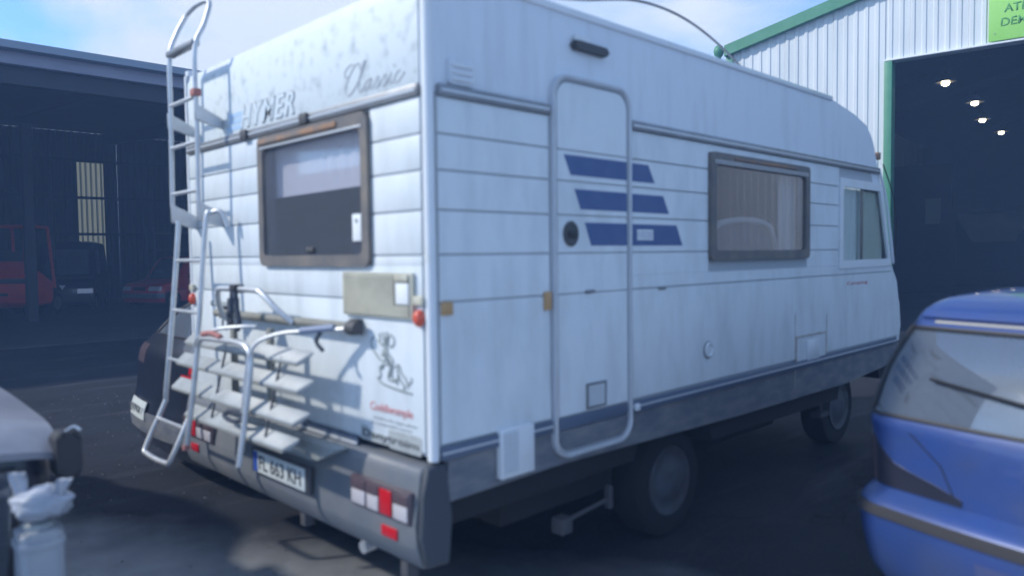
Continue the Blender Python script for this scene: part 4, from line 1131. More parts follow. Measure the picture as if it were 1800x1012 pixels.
# ------------------------------------------------------------------ CARS (rounded loft through horizontal outlines)
class Hull:
    """rings: list of (z, x_rear, x_front, half_width, corner_radius, bow)"""
    def __init__(s, rings): s.r = rings
    def at(s, z):
        r = s.r
        if z <= r[0][0]: return r[0]
        for i in range(len(r) - 1):
            if r[i][0] <= z <= r[i + 1][0]:
                t = (z - r[i][0]) / (r[i + 1][0] - r[i][0])
                def d(k, j):
                    lo, hi = max(j - 1, 0), min(j + 1, len(r) - 1)
                    return (r[hi][k] - r[lo][k]) / (r[hi][0] - r[lo][0])
                h = r[i + 1][0] - r[i][0]
                o = [z]
                for k in range(1, 6):
                    a, b_ = r[i][k], r[i + 1][k]
                    if k == 2 and abs(a - b_) > 0.4 * (1 if True else 0):
                        o.append(a + (b_ - a) * t); continue
                    m0, m1 = d(k, i), d(k, i + 1)
                    sec = (b_ - a) / h
                    # monotone limiting
                    m0 = 0 if m0 * sec <= 0 else math.copysign(min(abs(m0), 2.5 * abs(sec)), sec)
                    m1 = 0 if m1 * sec <= 0 else math.copysign(min(abs(m1), 2.5 * abs(sec)), sec)
                    o.append((2 * t ** 3 - 3 * t * t + 1) * a + (t ** 3 - 2 * t * t + t) * h * m0 + (-2 * t ** 3 + 3 * t * t) * b_ + (t ** 3 - t * t) * h * m1)
                return o
        return r[-1]
    def S(s, u, z):
        _, xr, xf, w, rc, bow = s.at(z)
        u = u % 8
        k = int(u); t = u - k
        yc = w - rc
        b = bow * (yc / w) ** 2
        def arc(cx, cy, a0): 
            a = R(a0 - 90 * t); return (cx + rc * math.cos(a), cy + rc * math.sin(a))
        if k == 0: y = -yc + 2 * yc * t; x = xr + bow * (y / w) ** 2
        elif k == 1: x, y = arc(xr + b + rc, yc, 180)
        elif k == 2: x = xr + b + rc + (xf - xr - 2 * b - 2 * rc) * t; y = w
        elif k == 3: x, y = arc(xf - b - rc, yc, 90)
        elif k == 4: y = yc - 2 * yc * t; x = xf - bow * (y / w) ** 2
        elif k == 5: x, y = arc(xf - b - rc, -yc, 0)
        elif k == 6: x = xf - b - rc - (xf - xr - 2 * b - 2 * rc) * t; y = -w
        else: x, y = arc(xr + b + rc, -yc, -90)
        return Vector((x, y, z))
    def Nn(s, u, z):
        e = 0.02
        a = s.S(u + e, z) - s.S(u - e, z); b_ = s.S(u, z + 0.01) - s.S(u, z - 0.01)
        n_ = b_.cross(a)
        if n_.length < 1e-9: return Vector((0, 0, 1))
        n_.normalize()
        # outward
        c = Vector(((s.at(z)[1] + s.at(z)[2]) / 2, 0, z))
        if n_.dot(s.S(u, z) - c) < 0: n_ = -n_
        return n_
    def body(s, us, zs, holes):
        bm = B()
        us = sorted(set(round(x_, 4) for x_ in us)); zs = sorted(set(round(x_, 4) for x_ in zs))
        g_ = [[bm.verts.new(s.S(u, z)) for u in us] for z in zs]
        nu = len(us)
        for j in range(len(zs) - 1):
            zc = (zs[j] + zs[j + 1]) / 2
            for i in range(nu):
                u0 = us[i]; u1 = us[(i + 1) % nu] + (8 if i == nu - 1 else 0)
                uc = (u0 + u1) / 2
                if any((h[0] < uc % 8 < h[1] or h[0] < uc % 8 - 8 < h[1]) and h[2] < zc < h[3] for h in holes): continue
                bm.faces.new([g_[j][i], g_[j][(i + 1) % nu], g_[j + 1][(i + 1) % nu], g_[j + 1][i]])
        bm.faces.new(g_[-1]); bm.faces.new(g_[0][::-1])
        return bm
    def patch(s, u0, u1, z0, z1, off=0.0, th=0.01, nu=8, nz=4, shape=None):
        bm = B()
        def P(i, j, o):
            tu, tz = i / nu, j / nz
            if shape: tu, tz = shape(tu, tz)
            u = u0 + (u1 - u0) * tu; z = z0 + (z1 - z0) * tz
            return s.S(u, z) + s.Nn(u, z) * o
        A = [[bm.verts.new(P(i, j, off)) for i in range(nu + 1)] for j in range(nz + 1)]
        C = [[bm.verts.new(P(i, j, off - th)) for i in range(nu + 1)] for j in range(nz + 1)]
        for j in range(nz):
            for i in range(nu):
                bm.faces.new([A[j][i], A[j][i + 1], A[j + 1][i + 1], A[j + 1][i]])
                bm.faces.new([C[j][i], C[j + 1][i], C[j + 1][i + 1], C[j][i + 1]])
        for i in range(nu):
            bm.faces.new([A[0][i], C[0][i], C[0][i + 1], A[0][i + 1]]); bm.faces.new([A[nz][i], A[nz][i + 1], C[nz][i + 1], C[nz][i]])
        for j in range(nz):
            bm.faces.new([A[j][0], A[j + 1][0], C[j + 1][0], C[j][0]]); bm.faces.new([A[j][nu], C[j][nu], C[j + 1][nu], A[j + 1][nu]])
        return bm
def carwheel(root, x, y, r, s, tyre=m_tyre, hub=m_hub):
    bm = B(); lathe(bm, [(r * 0.6, 0.0), (r * 0.85, -0.01), (r * 0.96, 0.0), (r, 0.025), (r, 0.14), (r * 0.95, 0.17), (r * 0.6, 0.17)], (0, 0, 0), 'y', 28)
    for v in bm.verts: v.co.y *= s; v.co += Vector((x, y, r))
    wl = obj('wheel', bm, tyre, root)
    bm = B(); lathe(bm, [(r * 0.62, 0.0), (r * 0.6, -0.012), (r * 0.5, -0.004), (r * 0.25, -0.010), (r * 0.1, -0.012)], (0, 0, 0), 'y', 24)
    for v in bm.verts: v.co.y *= s; v.co += Vector((x, y, r))
    obj('rim', bm, hub, wl)
def fr(a, b_, n): return [a + (b_ - a) * i / n for i in range(n + 1)]
def make_car(root, H, paint, holes, zs, wheels, wr, tw, extra_u=()):
    us = fr(0, 1, 12) + fr(1, 2, 6) + fr(2, 3, 16) + fr(3, 4, 6) + fr(4, 5, 10) + fr(5, 6, 6) + fr(6, 7, 16) + fr(7, 8, 6)[:-1]
    # wheel arches: vertices near wheels at low rows are dropped
    for h in holes: us += [h[0] % 8, h[1]]; zs = zs + [h[2], h[3]]
    us += list(extra_u)
    bm = H.body(us, zs, holes)
    # push arches in
    for v in bm.verts:
        for wx in wheels:
            d = math.hypot(v.co.x - wx, v.co.z - wr)
            if d < wr + 0.06 and abs(v.co.y) > tw - 0.15:
                v.co.y = math.copysign(tw - 0.24, v.co.y)
    b = obj('body', bm, paint, root, smooth=50)
    for h in holes:
        bm = H.patch(h[0], h[1], h[2], h[3], off=-0.006, th=0.004, nu=10, nz=6); g_ = obj('window', bm, m_carglass, root, smooth=60)
        u0, u1, z0, z1 = h[:4]
        bm = B()
        loop = [(u0 + (u1 - u0) * t_, z0) for t_ in fr(0, 1, 10)] + [(u1, z0 + (z1 - z0) * t_) for t_ in fr(0, 1, 5)[1:]] + [(u1 + (u0 - u1) * t_, z1) for t_ in fr(0, 1, 10)[1:]] + [(u0, z1 + (z0 - z1) * t_) for t_ in fr(0, 1, 5)[1:-1]]
        tube(bm, [H.S(*q) for q in loop], 0.010, 6, closed=True)
        obj('window_seal', bm, m_black, g_, smooth=60)
    for wx in wheels:
        carwheel(root, wx, -(tw - 0.03), wr, 1); carwheel(root, wx, tw - 0.03, wr, -1)
    return b

# blue hatchback, rear towards the camera
m_bluepaint = mat('blue_car_paint', (0.022, 0.06, 0.235), 0.38, 0.1, coat=0.7, col2=(0.035, 0.065, 0.19), scale=3, bump=0.05, bscale=6)
TH = R(-11)
rear_left = Vector((1.50, -1.07, 0))
bc_o = rear_left - Vector((-math.sin(TH), math.cos(TH), 0)) * 0.80 + Vector((math.cos(TH), math.sin(TH), 0)) * (-0.10)
bc = empty('blue_hatchback', tuple(bc_o), TH, 'faded blue hatchback seen from behind at the right edge', 'car', local=True)
Hb = Hull([(0.20, 0.16, 3.66, 0.74, 0.16, 0.05), (0.30, 0.08, 3.74, 0.79, 0.18, 0.07), (0.42, 0.03, 3.78, 0.815, 0.20, 0.09), (0.55, 0.01, 3.80, 0.825, 0.20, 0.10), (0.615, 0.03, 3.80, 0.82, 0.20, 0.10),
           (0.645, 0.10, 3.78, 0.805, 0.20, 0.09), (0.75, 0.105, 3.72, 0.80, 0.18, 0.08), (0.87, 0.11, 3.60, 0.80, 0.15, 0.08), (0.93, 0.12, 3.45, 0.80, 0.12, 0.06), (0.96, 0.13, 2.95, 0.795, 0.10, 0.06),
           (1.18, 0.23, 2.60, 0.755, 0.08, 0.05), (1.365, 0.35, 2.20, 0.70, 0.08, 0.05), (1.43, 0.42, 2.05, 0.675, 0.10, 0.05), (1.475, 0.56, 1.95, 0.61, 0.14, 0.05), (1.51, 0.90, 1.75, 0.42, 0.2, 0.03)])
bholes = [(-0.55, 1.55, 0.965, 1.335), (2.08, 2.50, 0.99, 1.33), (2.54, 2.92, 0.99, 1.33), (6.08, 6.46, 0.99, 1.33), (6.54, 6.92, 0.99, 1.33), (4.05, 4.95, 0.99, 1.34)]
make_car(bc, Hb, m_bluepaint, bholes, fr(0.20, 1.51, 52), (0.72, 3.05), 0.28, 0.80)
m_strip = mat('brown_grey_rubbing_strip', (0.035, 0.033, 0.036), 0.8)
bm = Hb.patch(0.02, 1.98, 0.55, 0.592, off=0.012, th=0.02, nu=26, nz=2); obj('rubbing_strip', bm, m_strip, bc)
bm = Hb.patch(6.05, 7.98, 0.55, 0.592, off=0.012, th=0.02, nu=26, nz=2); obj('rubbing_strip', bm, m_strip, bc)
bm = Hb.patch(0.30, 0.70, 0.35, 0.49, off=0.004, th=0.01, nu=8, nz=2); obj('plate_recess', bm, mat('plate_recess_blue', (0.06, 0.08, 0.20), 0.6), bc)
lampshape = lambda tu, tz: (tu, tz * min(1.0, 0.12 + 1.25 * tu ** 0.8))
bm = Hb.patch(0.78, 1.95, 0.66, 0.875, off=0.004, th=0.02, nu=14, nz=5, shape=lampshape); tl = obj('lamp_recess', bm, mat('empty_lamp_recess', (0.018, 0.02, 0.035), 0.35, coat=0.3), bc, label='dark tail lamp with no lens left on the left corner')
bm = Hb.patch(1.42, 1.74, 0.665, 0.86, off=0.007, th=0.004, nu=3, nz=4); obj('lamp_rim', bm, m_lampdark, tl)
bm = Hb.patch(7.25, 8.20, 0.66, 0.875, off=0.004, th=0.02, nu=14, nz=5, shape=lambda tu, tz: (tu, tz * (0.55 + 0.45 * min(1, (1 - tu) * 1.8)))); obj('tail_lamp', bm, m_red, bc)
c0 = Hb.S(0.5, 0.86)
bm = B(); lathe(bm, [(0.045, 0.0), (0.045, -0.012), (0.036, -0.016)], (c0.x, 0, 0.86), 'x', 20)
bd = obj('badge', bm, m_alu, bc); 
bm = B(); tube(bm, [(c0.x - 0.02, 0, 0.895), (c0.x - 0.02, 0.02, 0.86), (c0.x - 0.02, 0, 0.825), (c0.x - 0.02, -0.02, 0.86)], 0.006, 5, closed=True); obj('badge_mark', bm, m_dgrey, bd)
# tailgate shut lines
bm = B(); tube(bm, [Hb.S(u, z) + Hb.Nn(u, z) * 0.001 for u, z in [(1.45, 1.36), (1.45, 1.15), (1.4, 1.0), (0.92, 0.90), (0.84, 0.80), (0.80, 0.67)]], 0.003, 5); obj('tailgate_gap', bm, m_tyre, bc)
bm = Hb.patch(-0.2, 1.2, 1.372, 1.40, off=0.02, th=0.02, nu=12, nz=2); obj('tailgate_spoiler', bm, m_bluepaint, bc)
bm = B(); tube(bm, [Hb.S(0.50, 1.02) + Hb.Nn(0.5, 1.02) * 0.02, Hb.S(0.60, 1.08) + Hb.Nn(0.6, 1.08) * 0.02, Hb.S(0.88, 1.13) + Hb.Nn(0.88, 1.13) * 0.014], 0.007, 6); obj('rear_wiper', bm, m_tyre, bc)
# antenna, mirrors
bm = B(); tube(bm, [(0.82, 0.30, 1.49), (0.70, 0.30, 1.66)], 0.003, 5); obj('aerial', bm, m_black, bc)
for s in (1, -1):
    bm = B(); prism(bm, rrect(0.0, 0.20, 0.0, 0.13, 0.04), 'x', 2.55, 2.66, bev=0.012)
    for v in bm.verts: v.co.y = s * (0.80 + v.co.y); v.co.z += 0.96
    mr = obj('door_mirror', bm, m_black, bc)
    bm = B(); prism(bm, rrect(0.02, 0.17, 0.015, 0.112, 0.03), 'x', 2.543, 2.5485)
    for v in bm.verts: v.co.y = s * (0.80 + v.co.y); v.co.z += 0.96
    obj('mirror_glass', bm, m_clear, mr)
for x0, sy in ((1.5, 0.36), (1.5, -0.36), (0.75, 0.32), (0.75, -0.32)):
    h0 = 1.12 if x0 > 1 else 0.98
    bm = B(); prism(bm, rrect(sy - 0.22, sy + 0.22, 0.45, h0, 0.06), 'x', x0, x0 + 0.12, bev=0.02); se = obj('seat', bm, m_dgrey, bc)
    bm = B(); prism(bm, rrect(sy - 0.11, sy + 0.11, h0 + 0.02, h0 + 0.18, 0.05), 'x', x0 + 0.01, x0 + 0.09, bev=0.02); obj('headrest', bm, m_dgrey, se)
bm = Hb.patch(0.62, 0.97, 1.356, 1.366, off=0.004, th=0.006, nu=4, nz=1); obj('paint_scuff', bm, mat('bare_scuff', (0.4, 0.38, 0.34), 0.7), bc)

# generic small-car builder for the others
def simple_car(name, loc, rz, label, paint, glass_holes=True, L=3.8, hgt=1.42, w=0.80, van=False, belt=0.92, hood=0.86, group=None, cat='car', rl=(0.66, 0.84, None)):
    root = empty(name, loc, rz, label, cat, group, local=True)
    if van:
        rings = [(0.22, 0.06, L - 0.10, w - 0.05, 0.10, 0.03), (0.35, 0.0, L - 0.02, w, 0.12, 0.05), (0.60, 0.0, L, w, 0.14, 0.06), (0.85, 0.0, L - 0.05, w, 0.14, 0.07), (1.05, 0.0, L - 0.25, w, 0.14, 0.07),
                 (1.15, 0.0, L - 0.75, w - 0.01, 0.12, 0.05), (hgt - 0.25, 0.03, L - 1.25, w - 0.08, 0.12, 0.04), (hgt - 0.06, 0.06, L - 1.4, w - 0.13, 0.14, 0.04), (hgt, 0.3, L - 1.7, w - 0.25, 0.2, 0.02)]
        zb, zt_ = 1.18, hgt - 0.28
        holes = [(4.05, 4.95, zb, zt_), (2.70, 2.96, zb, zt_), (6.04, 6.30, zb, zt_)]
    else:
        rings = [(0.20, 0.12, L - 0.12, w - 0.06, 0.14, 0.05), (0.32, 0.03, L - 0.03, w - 0.01, 0.18, 0.08), (0.50, 0.0, L, w, 0.2, 0.10), (0.60, 0.03, L - 0.02, w, 0.2, 0.10), (0.75, 0.06, L - 0.10, w - 0.01, 0.18, 0.09), (hood, 0.10, L - 0.35, w - 0.02, 0.16, 0.08),
                 (belt + 0.03, 0.18, L - 0.95, w - 0.05, 0.14, 0.07), ((belt + hgt) / 2, 0.34, L - 1.30, w - 0.12, 0.12, 0.06), (hgt - 0.08, 0.52, L - 1.65, w - 0.19, 0.12, 0.05), (hgt - 0.02, 0.75, L - 1.9, w - 0.28, 0.16, 0.04), (hgt, 1.0, L - 2.1, w - 0.42, 0.2, 0.03)]
        zb, zt_ = belt + 0.06, hgt - 0.10
        holes = [(0.05, 0.95, zb, zt_), (2.08, 2.50, zb, zt_), (2.54, 2.92, zb, zt_), (4.05, 4.95, zb, zt_), (6.08, 6.46, zb, zt_), (6.50, 6.92, zb, zt_)]
    H = Hull(rings)
    make_car(root, H, paint, holes, fr(0.21, hgt, 34), (0.70, L - 0.72), 0.29, w)
    # headlamps, tail lamps, grille, plate
    for u0, u1 in ((3.45, 4.22), (4.78, 5.55)):
        hl = obj('headlamp', H.patch(u0, u1, 0.60, 0.74, off=0.006, th=0.015, nu=8, nz=3), m_clear, root)
    for u0, u1, lm in ((0.86, 1.70, rl[2] or m_red), (7.30, 8.14, m_red)):
        obj('tail_lamp', H.patch(u0, u1, rl[0], rl[1], off=0.006, th=0.015, nu=8, nz=3), lm, root)
    obj('grille', H.patch(4.30, 4.70, 0.61, 0.72, off=0.005, th=0.01, nu=6, nz=2), m_black, root)
    obj('bumper', H.patch(3.05, 5.95, 0.36, 0.52, off=0.012, th=0.02, nu=24, nz=3), m_black if van else m_skirt, root)
    obj('bumper', H.patch(-0.95, 1.95, 0.36, 0.52, off=0.012, th=0.02, nu=24, nz=3), m_skirt, root)
    return root, H

m_darkcar = mat('near_black_car_paint', (0.015, 0.018, 0.03), 0.3, coat=0.8)
m_redcar = mat('dull_red_car_paint', (0.50, 0.03, 0.035), 0.4, coat=0.4)
# dark car beside the motorhome, tail towards the camera
dc, Hd = simple_car('parked_car', (0.08, 3.42, 0), R(0), 'black car parked beyond the ladder on the left side of the motorhome', m_darkcar, L=4.1, hgt=1.42, w=0.80, rl=(0.86, 1.0, m_lampdark), belt=1.02, hood=0.96)
bm = Hd.patch(0.62, 0.97, 0.465, 0.59, off=0.022, th=0.006, nu=4, nz=2); pp = obj('number_plate', bm, m_plate, dc)
p0 = Hd.S(0.97, 0.5); p1 = Hd.S(0.62, 0.5); dx = (p1 - p0).normalized()
nrm = Hd.Nn(0.87, 0.5)
text('plate_lettering', '1J9787', m_ink, pp, tuple(dx), (0, 0, 1), tuple(Hd.S(0.94, 0.492) + nrm * 0.034), width=0.36, height=0.075, bold=0.01)
bm = Hd.patch(0.02, 0.22, 0.80, 0.85, off=0.008, th=0.015, nu=8, nz=2); obj('reflector_panel', bm, m_red, dc)
# cars deep in the left hall
dv, _ = simple_car('parked_van', (6.0, 27.7, 0.02), R(-112), 'dark van parked nose-out under the bright panel of the left shed', m_darkcar, L=4.2, hgt=2.25, w=0.86, van=True, cat='van')
c0 = _.S(4.5, 0.80)
bm = B(); prism(bm, [(-0.09, 0.86), (0.09, 0.86), (0.0, 0.72)], 'x', c0.x, c0.x + 0.02); obj('badge', bm, m_alu, dv)
rcv, _ = simple_car('red_car', (10.1, 25.5, 0.02), R(-152), 'dark red car in the left shed, right of the dark van', m_redcar, L=4.0, hgt=1.75, w=0.84)

# forklift in the left hall
m_redfork = mat('forklift_red_paint', (0.62, 0.055, 0.045), 0.5, col2=(0.45, 0.04, 0.04), scale=2)
fk = empty('forklift', (3.45, 23.6, 0.02), R(-128), 'red forklift truck standing in the left shed beside the steel column', 'forklift', local=True)
# local: +x = rear (towards the camera)
bm = B(); prism(bm, [(-0.3, 0.35), (1.1, 0.30), (1.35, 0.50), (1.45, 0.95), (1.38, 1.25), (0.5, 1.35), (-0.3, 1.0)], 'y', -0.62, 0.62, bev=0.05); cwt = obj('counterweight', bm, m_redfork, fk)
bm = B(); prism(bm, [(1.30, 0.40), (1.42, 0.46), (1.50, 0.92), (1.44, 1.18), (1.30, 1.20)], 'y', -0.78, 0.78, bev=0.04); obj('rear_casting', bm, m_redfork, fk)
bm = B(); box(bm, 1.47, 1.51, -0.74, 0.74, 1.0, 1.14, 0.01); obj('dark_band', bm, m_black, fk)
bm = B(); box(bm, 1.50, 1.53, -0.25, 0.25, 0.66, 0.74, 0.01); obj('tow_pin', bm, m_black, fk)
bm = B(); prism(bm, [(0.5, 1.3), (1.35, 1.23), (1.1, 1.62), (0.5, 1.62)], 'y', -0.55, 0.55, bev=0.03); obj('engine_cover', bm, m_redfork, fk)
for s in (1, -1):
    bm = B(); tube(bm, [(1.25, s * 0.62, 1.15), (0.95, s * 0.50, 2.60)], 0.06, 8); obj('guard_post', bm, m_redfork, fk)
    bm = B(); tube(bm, [(-0.5, s * 0.55, 0.8), (-0.3, s * 0.50, 2.60)], 0.05, 8); obj('guard_post', bm, m_redfork, fk)
    bm = B(); box(bm, -0.95, -0.83, s * 0.38 - 0.06, s * 0.38 + 0.06, 0.1, 4.3, 0.01); obj('mast_rail', bm, m_black, fk)
    bm = B(); box(bm, -2.0, -0.96, s * 0.3 - 0.05, s * 0.3 + 0.05, 0.12, 0.16, 0.005); obj('fork', bm, m_black, fk)
for xx in (-0.3, 0.0, 0.3, 0.6, 0.93):
    bm = B(); box(bm, xx - 0.02, xx + 0.02, -0.5, 0.5, 2.60, 2.65, 0.005); obj('guard_bar', bm, m_redfork, fk)
for s in (1, -1):
    bm = B(); box(bm, -0.33, 0.97, s * 0.5 - 0.03, s * 0.5 + 0.03, 2.58, 2.66, 0.005); obj('guard_side', bm, m_redfork, fk)
bm = B(); box(bm, 0.1, 0.6, -0.25, 0.25, 1.36, 1.45, 0.03); box(bm, 0.55, 0.65, -0.25, 0.25, 1.4, 1.9, 0.03); obj('seat', bm, m_black, fk)
carwheel(fk, -0.5, -0.62, 0.34, 1); carwheel(fk, -0.5, 0.62, 0.34, -1); carwheel(fk, 0.95, -0.66, 0.28, 1); carwheel(fk, 0.95, 0.66, 0.28, -1)
# storage rack
m_rackblue = mat('rack_blue_steel', (0.05, 0.07, 0.12), 0.5)
rk = empty('storage_rack', (10.6, 28.6, 0.02), R(0), 'tall steel storage rack behind the red car in the left shed', 'rack', local=True)
for xx in (-1.9, 0.0, 1.9):
    for yy in (-0.4, 0.4):
        bm = B(); box(bm, xx - 0.04, xx + 0.04, yy - 0.04, yy + 0.04, 0, 2.9); obj('upright', bm, m_rackblue, rk)
for zz_ in (0.9, 1.95, 2.6):
    bm = B(); box(bm, -1.94, 1.94, -0.46, -0.36, zz_, zz_ + 0.09); obj('beam', bm, m_hub, rk)
    bm = B(); box(bm, -1.9, 1.9, -0.355, 0.4, zz_ + 0.02, zz_ + 0.05); obj('shelf', bm, m_hallsteel, rk)
# parts on the shelves
for i, (xx, zz_, wdt, hh, mm, nm, lb) in enumerate(((-1.4, 1.0, 0.5, 0.45, m_darkcar, 'parts_crate', 'black parts crate low at the left end of the shed rack'), (0.9, 2.04, 0.6, 0.35, m_rackblue, 'parts_crate', 'blue parts crate on the middle shelf of the shed rack'))):
    cr = empty(nm, (10.6 + xx, 28.6, 0.02 + zz_), 0, lb, 'crate', local=True)
    bm = B(); box(bm, -wdt / 2, wdt / 2, -0.3, 0.3, 0, 0.03); obj('crate_floor', bm, mm, cr)
    for a, b_, c_, d_ in ((-wdt / 2, wdt / 2, -0.3, -0.27), (-wdt / 2, wdt / 2, 0.27, 0.3), (-wdt / 2, -wdt / 2 + 0.03, -0.267, 0.267), (wdt / 2 - 0.03, wdt / 2, -0.267, 0.267)):
        bm = B(); box(bm, a, b_, c_, d_, 0.031, hh); obj('crate_side', bm, mm, cr)

# ------------------------------------------------------------------ damaged car at the left edge
m_hood = mat('chalky_grey_bonnet_paint', (0.20, 0.20, 0.235), 0.45, col2=(0.30, 0.30, 0.33), scale=2.5, coat=0.2)
m_darkbody = mat('dark_blue_black_paint', (0.014, 0.017, 0.03), 0.35, coat=0.5)
wr_ = empty('wrecked_car', (-1.86, 0.98, 0), R(-90), 'wrecked car without bumper, pale bonnet over a dark open front, at the left edge', 'car', local=True)
# local +x is forwards (-y world); +y local = +x world
Hw = Hull([(0.25, -3.9, -0.12, 0.70, 0.10, 0.05), (0.5, -3.95, -0.08, 0.76, 0.12, 0.06), (0.75, -3.95, -0.08, 0.78, 0.12, 0.06), (0.93, -3.8, -0.10, 0.775, 0.12, 0.06), (0.965, -3.6, -1.35, 0.74, 0.12, 0.05),
           (1.2, -3.3, -1.8, 0.66, 0.12, 0.05), (1.38, -3.0, -2.1, 0.58, 0.14, 0.05), (1.42, -2.8, -2.3, 0.45, 0.18, 0.03)])
make_car(wr_, Hw, m_darkbody, [(4.05, 4.95, 1.0, 1.34), (2.5, 2.92, 1.0, 1.34), (6.08, 6.5, 1.0, 1.34), (4.02, 4.98, 0.42, 0.86)], fr(0.25, 1.42, 36), (-0.78, -3.2), 0.29, 0.77)
bm = B()
nx_, ny_ = 16, 16
def hoodp(i, j, o):
    x = -1.30 + 1.32 * i / nx_; y = -0.80 + 1.60 * j / ny_
    e = abs(y) / 0.80
    z = 1.085 - 0.06 * e ** 4 - 0.05 * (i / nx_) ** 1.5 - 0.075 * max(0, (i / nx_ - 0.75) / 0.25) ** 2
    if i == nx_: x -= 0.10 * e ** 2
    else: x -= 0.10 * e ** 2 * (i / nx_)
    return (x, y, z - o)
A = [[bm.verts.new(hoodp(i, j, 0)) for j in range(ny_ + 1)] for i in range(nx_ + 1)]
C = [[bm.verts.new(hoodp(i, j, 0.028)) for j in range(ny_ + 1)] for i in range(nx_ + 1)]
for i in range(nx_):
    for j in range(ny_):
        bm.faces.new([A[i][j], A[i + 1][j], A[i + 1][j + 1], A[i][j + 1]]); bm.faces.new([C[i][j], C[i][j + 1], C[i + 1][j + 1], C[i + 1][j]])
for i in range(nx_):
    bm.faces.new([A[i][0], C[i][0], C[i + 1][0], A[i + 1][0]]); bm.faces.new([A[i][ny_], A[i + 1][ny_], C[i + 1][ny_], C[i][ny_]])
for j in range(ny_):
    bm.faces.new([A[0][j], A[0][j + 1], C[0][j + 1], C[0][j]]); bm.faces.new([A[nx_][j], C[nx_][j], C[nx_][j + 1], A[nx_][j + 1]])
hd = obj('bonnet', bm, m_hood, wr_, smooth=50)
bm = B(); tube(bm, [(-0.075 - 0.10 * (y / 0.8) ** 2, y, 0.955) for y in fr(-0.7, 0.7, 14)], 0.010, 6); obj('chrome_edge', bm, m_clear, wr_)
bm = B(); prism(bm, rrect(0.76, 0.85, 0.80, 0.99, 0.035), 'x', -0.14, -0.02, bev=0.015); hh_ = obj('headlamp_housing', bm, m_black, wr_, label='black headlamp housing hanging loose at the corner')
bm = B(); tube(bm, smooth_path([(-0.06, 0.80, 0.985), (-0.05, 0.83, 1.005), (-0.03, 0.85, 0.99)], 3), 0.006, 6); obj('bracket', bm, m_alu, hh_)
bm = B(); box(bm, -0.35, -0.30, -0.6, 0.6, 0.45, 0.85, 0.01); obj('radiator', bm, m_black, wr_)
bm = B(); tube(bm, smooth_path([(-0.1, 0.55, 0.5), (-0.02, 0.50, 0.62), (-0.05, 0.4, 0.7), (-0.2, 0.35, 0.8)], 5), 0.014, 6); tube(bm, smooth_path([(-0.1, 0.2, 0.5), (0.0, 0.35, 0.55), (-0.03, 0.5, 0.6), (-0.2, 0.6, 0.75)], 5), 0.008, 6); obj('loose_hose', bm, m_dgrey, wr_)

# white plastic container with a crumpled bag on it
m_plast = mat('milky_white_plastic', (0.32, 0.35, 0.39), 0.45, col2=(0.38, 0.40, 0.42), scale=6)
dm = empty('plastic_canister', (-1.215, 0.80, 0), 0, 'narrow milky plastic canister standing in front of the wrecked car', 'canister', local=True)
bm = B(); prism(bm, rrect(-0.07, 0.07, -0.07, 0.07, 0.025), 'z', 0.0, 0.70, bev=0.012); obj('tank', bm, m_plast, dm)
bm = B(); prism(bm, rrect(-0.077, 0.077, -0.077, 0.077, 0.03), 'z', 0.64, 0.665, bev=0.004); obj('collar', bm, m_plast, dm)
bm = B(); lathe(bm, [(0.05, 0), (0.052, 0.018), (0.04, 0.024)], (0, 0, 0.70), 'z', 18); obj('cap', bm, m_stickerl, dm)
def blob(name, c, sc, amp, seed, m, ears=(), lab=None, cat=None):
    bm = B(); bmesh.ops.create_icosphere(bm, subdivisions=4, radius=1.0)
    for v in bm.verts:
        d = v.co.normalized()
        n_ = mnoise.fractal(d * 1.6 + Vector((seed, 0, 0)), 1.0, 2.0, 4) 
        k = abs(math.sin(math.atan2(d.y, d.x) * 4 + d.z * 3 + seed))
        rr = 1 + amp * n_ - 0.10 * amp * 3 * k
        for e in ears:
            ed = Vector(e[:3]).normalized()
            a = max(0, d.dot(ed))
            rr += e[3] * a ** 26
        v.co = Vector((d.x * sc[0], d.y * sc[1], d.z * sc[2])) * rr
    zmin = min(v.co.z for v in bm.verts)
    for v in bm.verts: v.co += Vector((c[0], c[1], c[2] - zmin))
    o = obj(name, bm, m, None, smooth=70); tag(o, lab, cat); return o
m_bag = mat('thin_white_bag_plastic', (0.30, 0.33, 0.38), 0.5, col2=(0.5, 0.52, 0.58), scale=9)
bag = blob('plastic_bag', (-1.20, 0.80, 0.722), (0.105, 0.09, 0.062), 0.20, 3.1, m_bag, ((0.75, -0.62, 0.25, 0.25),), 'crumpled white plastic bag with two handles sticking up on top of the canister', 'bag')
def handle(x, y, z, w, h, lean, rz):
    bm = B(); P = []
    n1, n2 = 6, 6
    g1 = []
    for o_s in (0.010, -0.010):
        rows = []
        for j_ in range(n2 + 1):
            row = []
            for i_ in range(n1 + 1):
                a = (i_ / n1 - 0.5) * w * (1 - 0.18 * math.sin(j_ / n2 * 3.14)); b_ = j_ / n2 * h
                o2 = o_s + 0.006 * math.sin(i_ * 1.7 + j_)
                v = Vector((a + lean * b_, o2, b_)); v.rotate(Matrix.Rotation(rz, 3, 'Z'))
                row.append(bm.verts.new(v + Vector((x, y, z))))
            rows.append(row)
        g1.append(rows)
    for rows in g1:
        for j_ in range(n2):
            for i_ in range(n1): bm.faces.new([rows[j_][i_], rows[j_][i_ + 1], rows[j_ + 1][i_ + 1], rows[j_ + 1][i_]])
    A_, C_2 = g1
    for i_ in range(n1):
        for j_ in (0, n2): bm.faces.new([A_[j_][i_], A_[j_][i_ + 1], C_2[j_][i_ + 1], C_2[j_][i_]])
    for j_ in range(n2):
        for i_ in (0, n1): bm.faces.new([A_[j_][i_], A_[j_ + 1][i_], C_2[j_ + 1][i_], C_2[j_][i_]])
    obj('bag_handle', bm, m_bag, bag, smooth=70)
handle(-1.255, 0.845, 0.80, 0.055, 0.10, -0.1, R(-45))
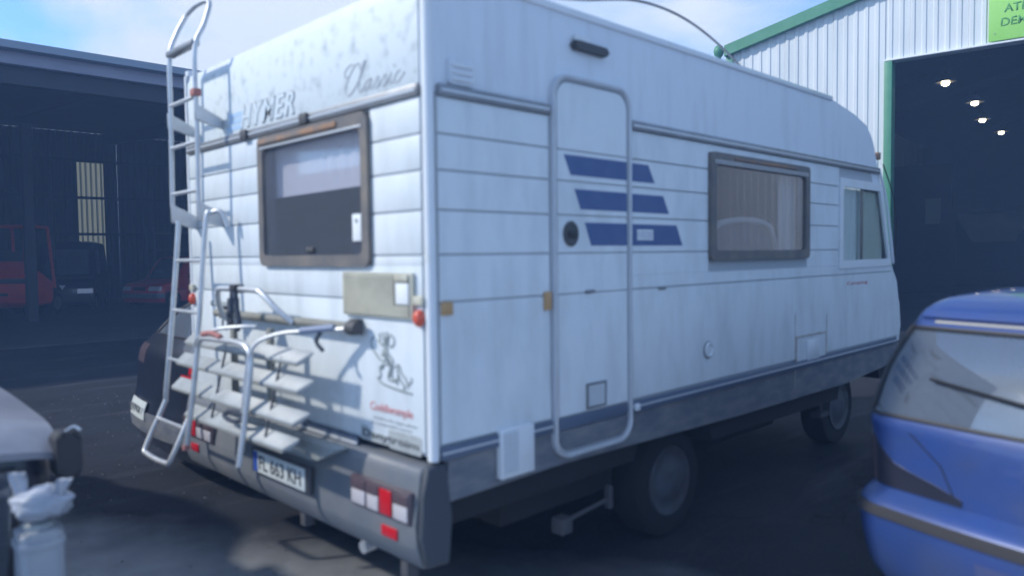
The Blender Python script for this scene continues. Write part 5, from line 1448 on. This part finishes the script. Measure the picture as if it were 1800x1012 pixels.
handle(-1.165, 0.765, 0.80, 0.050, 0.075, 0.55, R(-45))
bm = B()
for k in range(26):
    a = random.uniform(0, 6.28); r0 = random.uniform(0.0, 0.06); ln = random.uniform(0.07, 0.2)
    b0 = Vector((-1.36 + r0 * math.cos(a), 0.74 + r0 * math.sin(a), 0.0)); tip = b0 + Vector((math.cos(a) * ln * 0.6, math.sin(a) * ln * 0.6, ln * 1.6))
    mid = (b0 + tip) / 2 + Vector((0, 0, 0.03)); s_ = Vector((-math.sin(a), math.cos(a), 0)) * 0.004
    v1 = [bm.verts.new(p) for p in (b0 - s_, b0 + s_, mid + s_, mid - s_)]; bm.faces.new(v1); v2 = bm.verts.new(tip); bm.faces.new([v1[3], v1[2], v2])
wd = obj('weed_tuft', bm, mat('dry_weed', (0.14, 0.15, 0.07), 0.8), None); tag(wd, 'small tuft of dry weeds beside the plastic canister', 'weed')

# ------------------------------------------------------------------ yard litter and haze
bm = B()
for k in range(900):
    x = random.uniform(-2.5, 3.5); y = random.uniform(0.2, 8)
    if 0.2 < x < 5.3 and y < 2.5: continue
    s_ = random.uniform(0.003, 0.010)
    m4 = Matrix.Translation((x, y, s_ * 0.4)) @ Matrix.Rotation(random.uniform(0, 3), 4, 'Z') @ Matrix.Diagonal((s_, s_ * 0.8, s_ * 0.6, 1))
    bmesh.ops.create_icosphere(bm, subdivisions=1, radius=1.0, matrix=m4)
obj('gravel', bm, mat('grey_grit', (0.2, 0.195, 0.19), 0.9), None, kind='stuff', smooth=0)

m_haze = bpy.data.materials.new('veil_haze'); m_haze.use_nodes = True  # haze volume added to stand in for a veil on the lens
t = m_haze.node_tree; t.nodes.clear()
o_ = t.nodes.new('ShaderNodeOutputMaterial'); v_ = t.nodes.new('ShaderNodeVolumePrincipled')
v_.inputs['Color'].default_value = (0.32, 0.55, 1.0, 1); v_.inputs['Density'].default_value = 0.0085
t.links.new(v_.outputs[0], o_.inputs['Volume'])
bm = B(); box(bm, -230, 230, -230, 230, -1.0, 9.5)
obj('haze', bm, m_haze, None, kind='stuff', smooth=0)
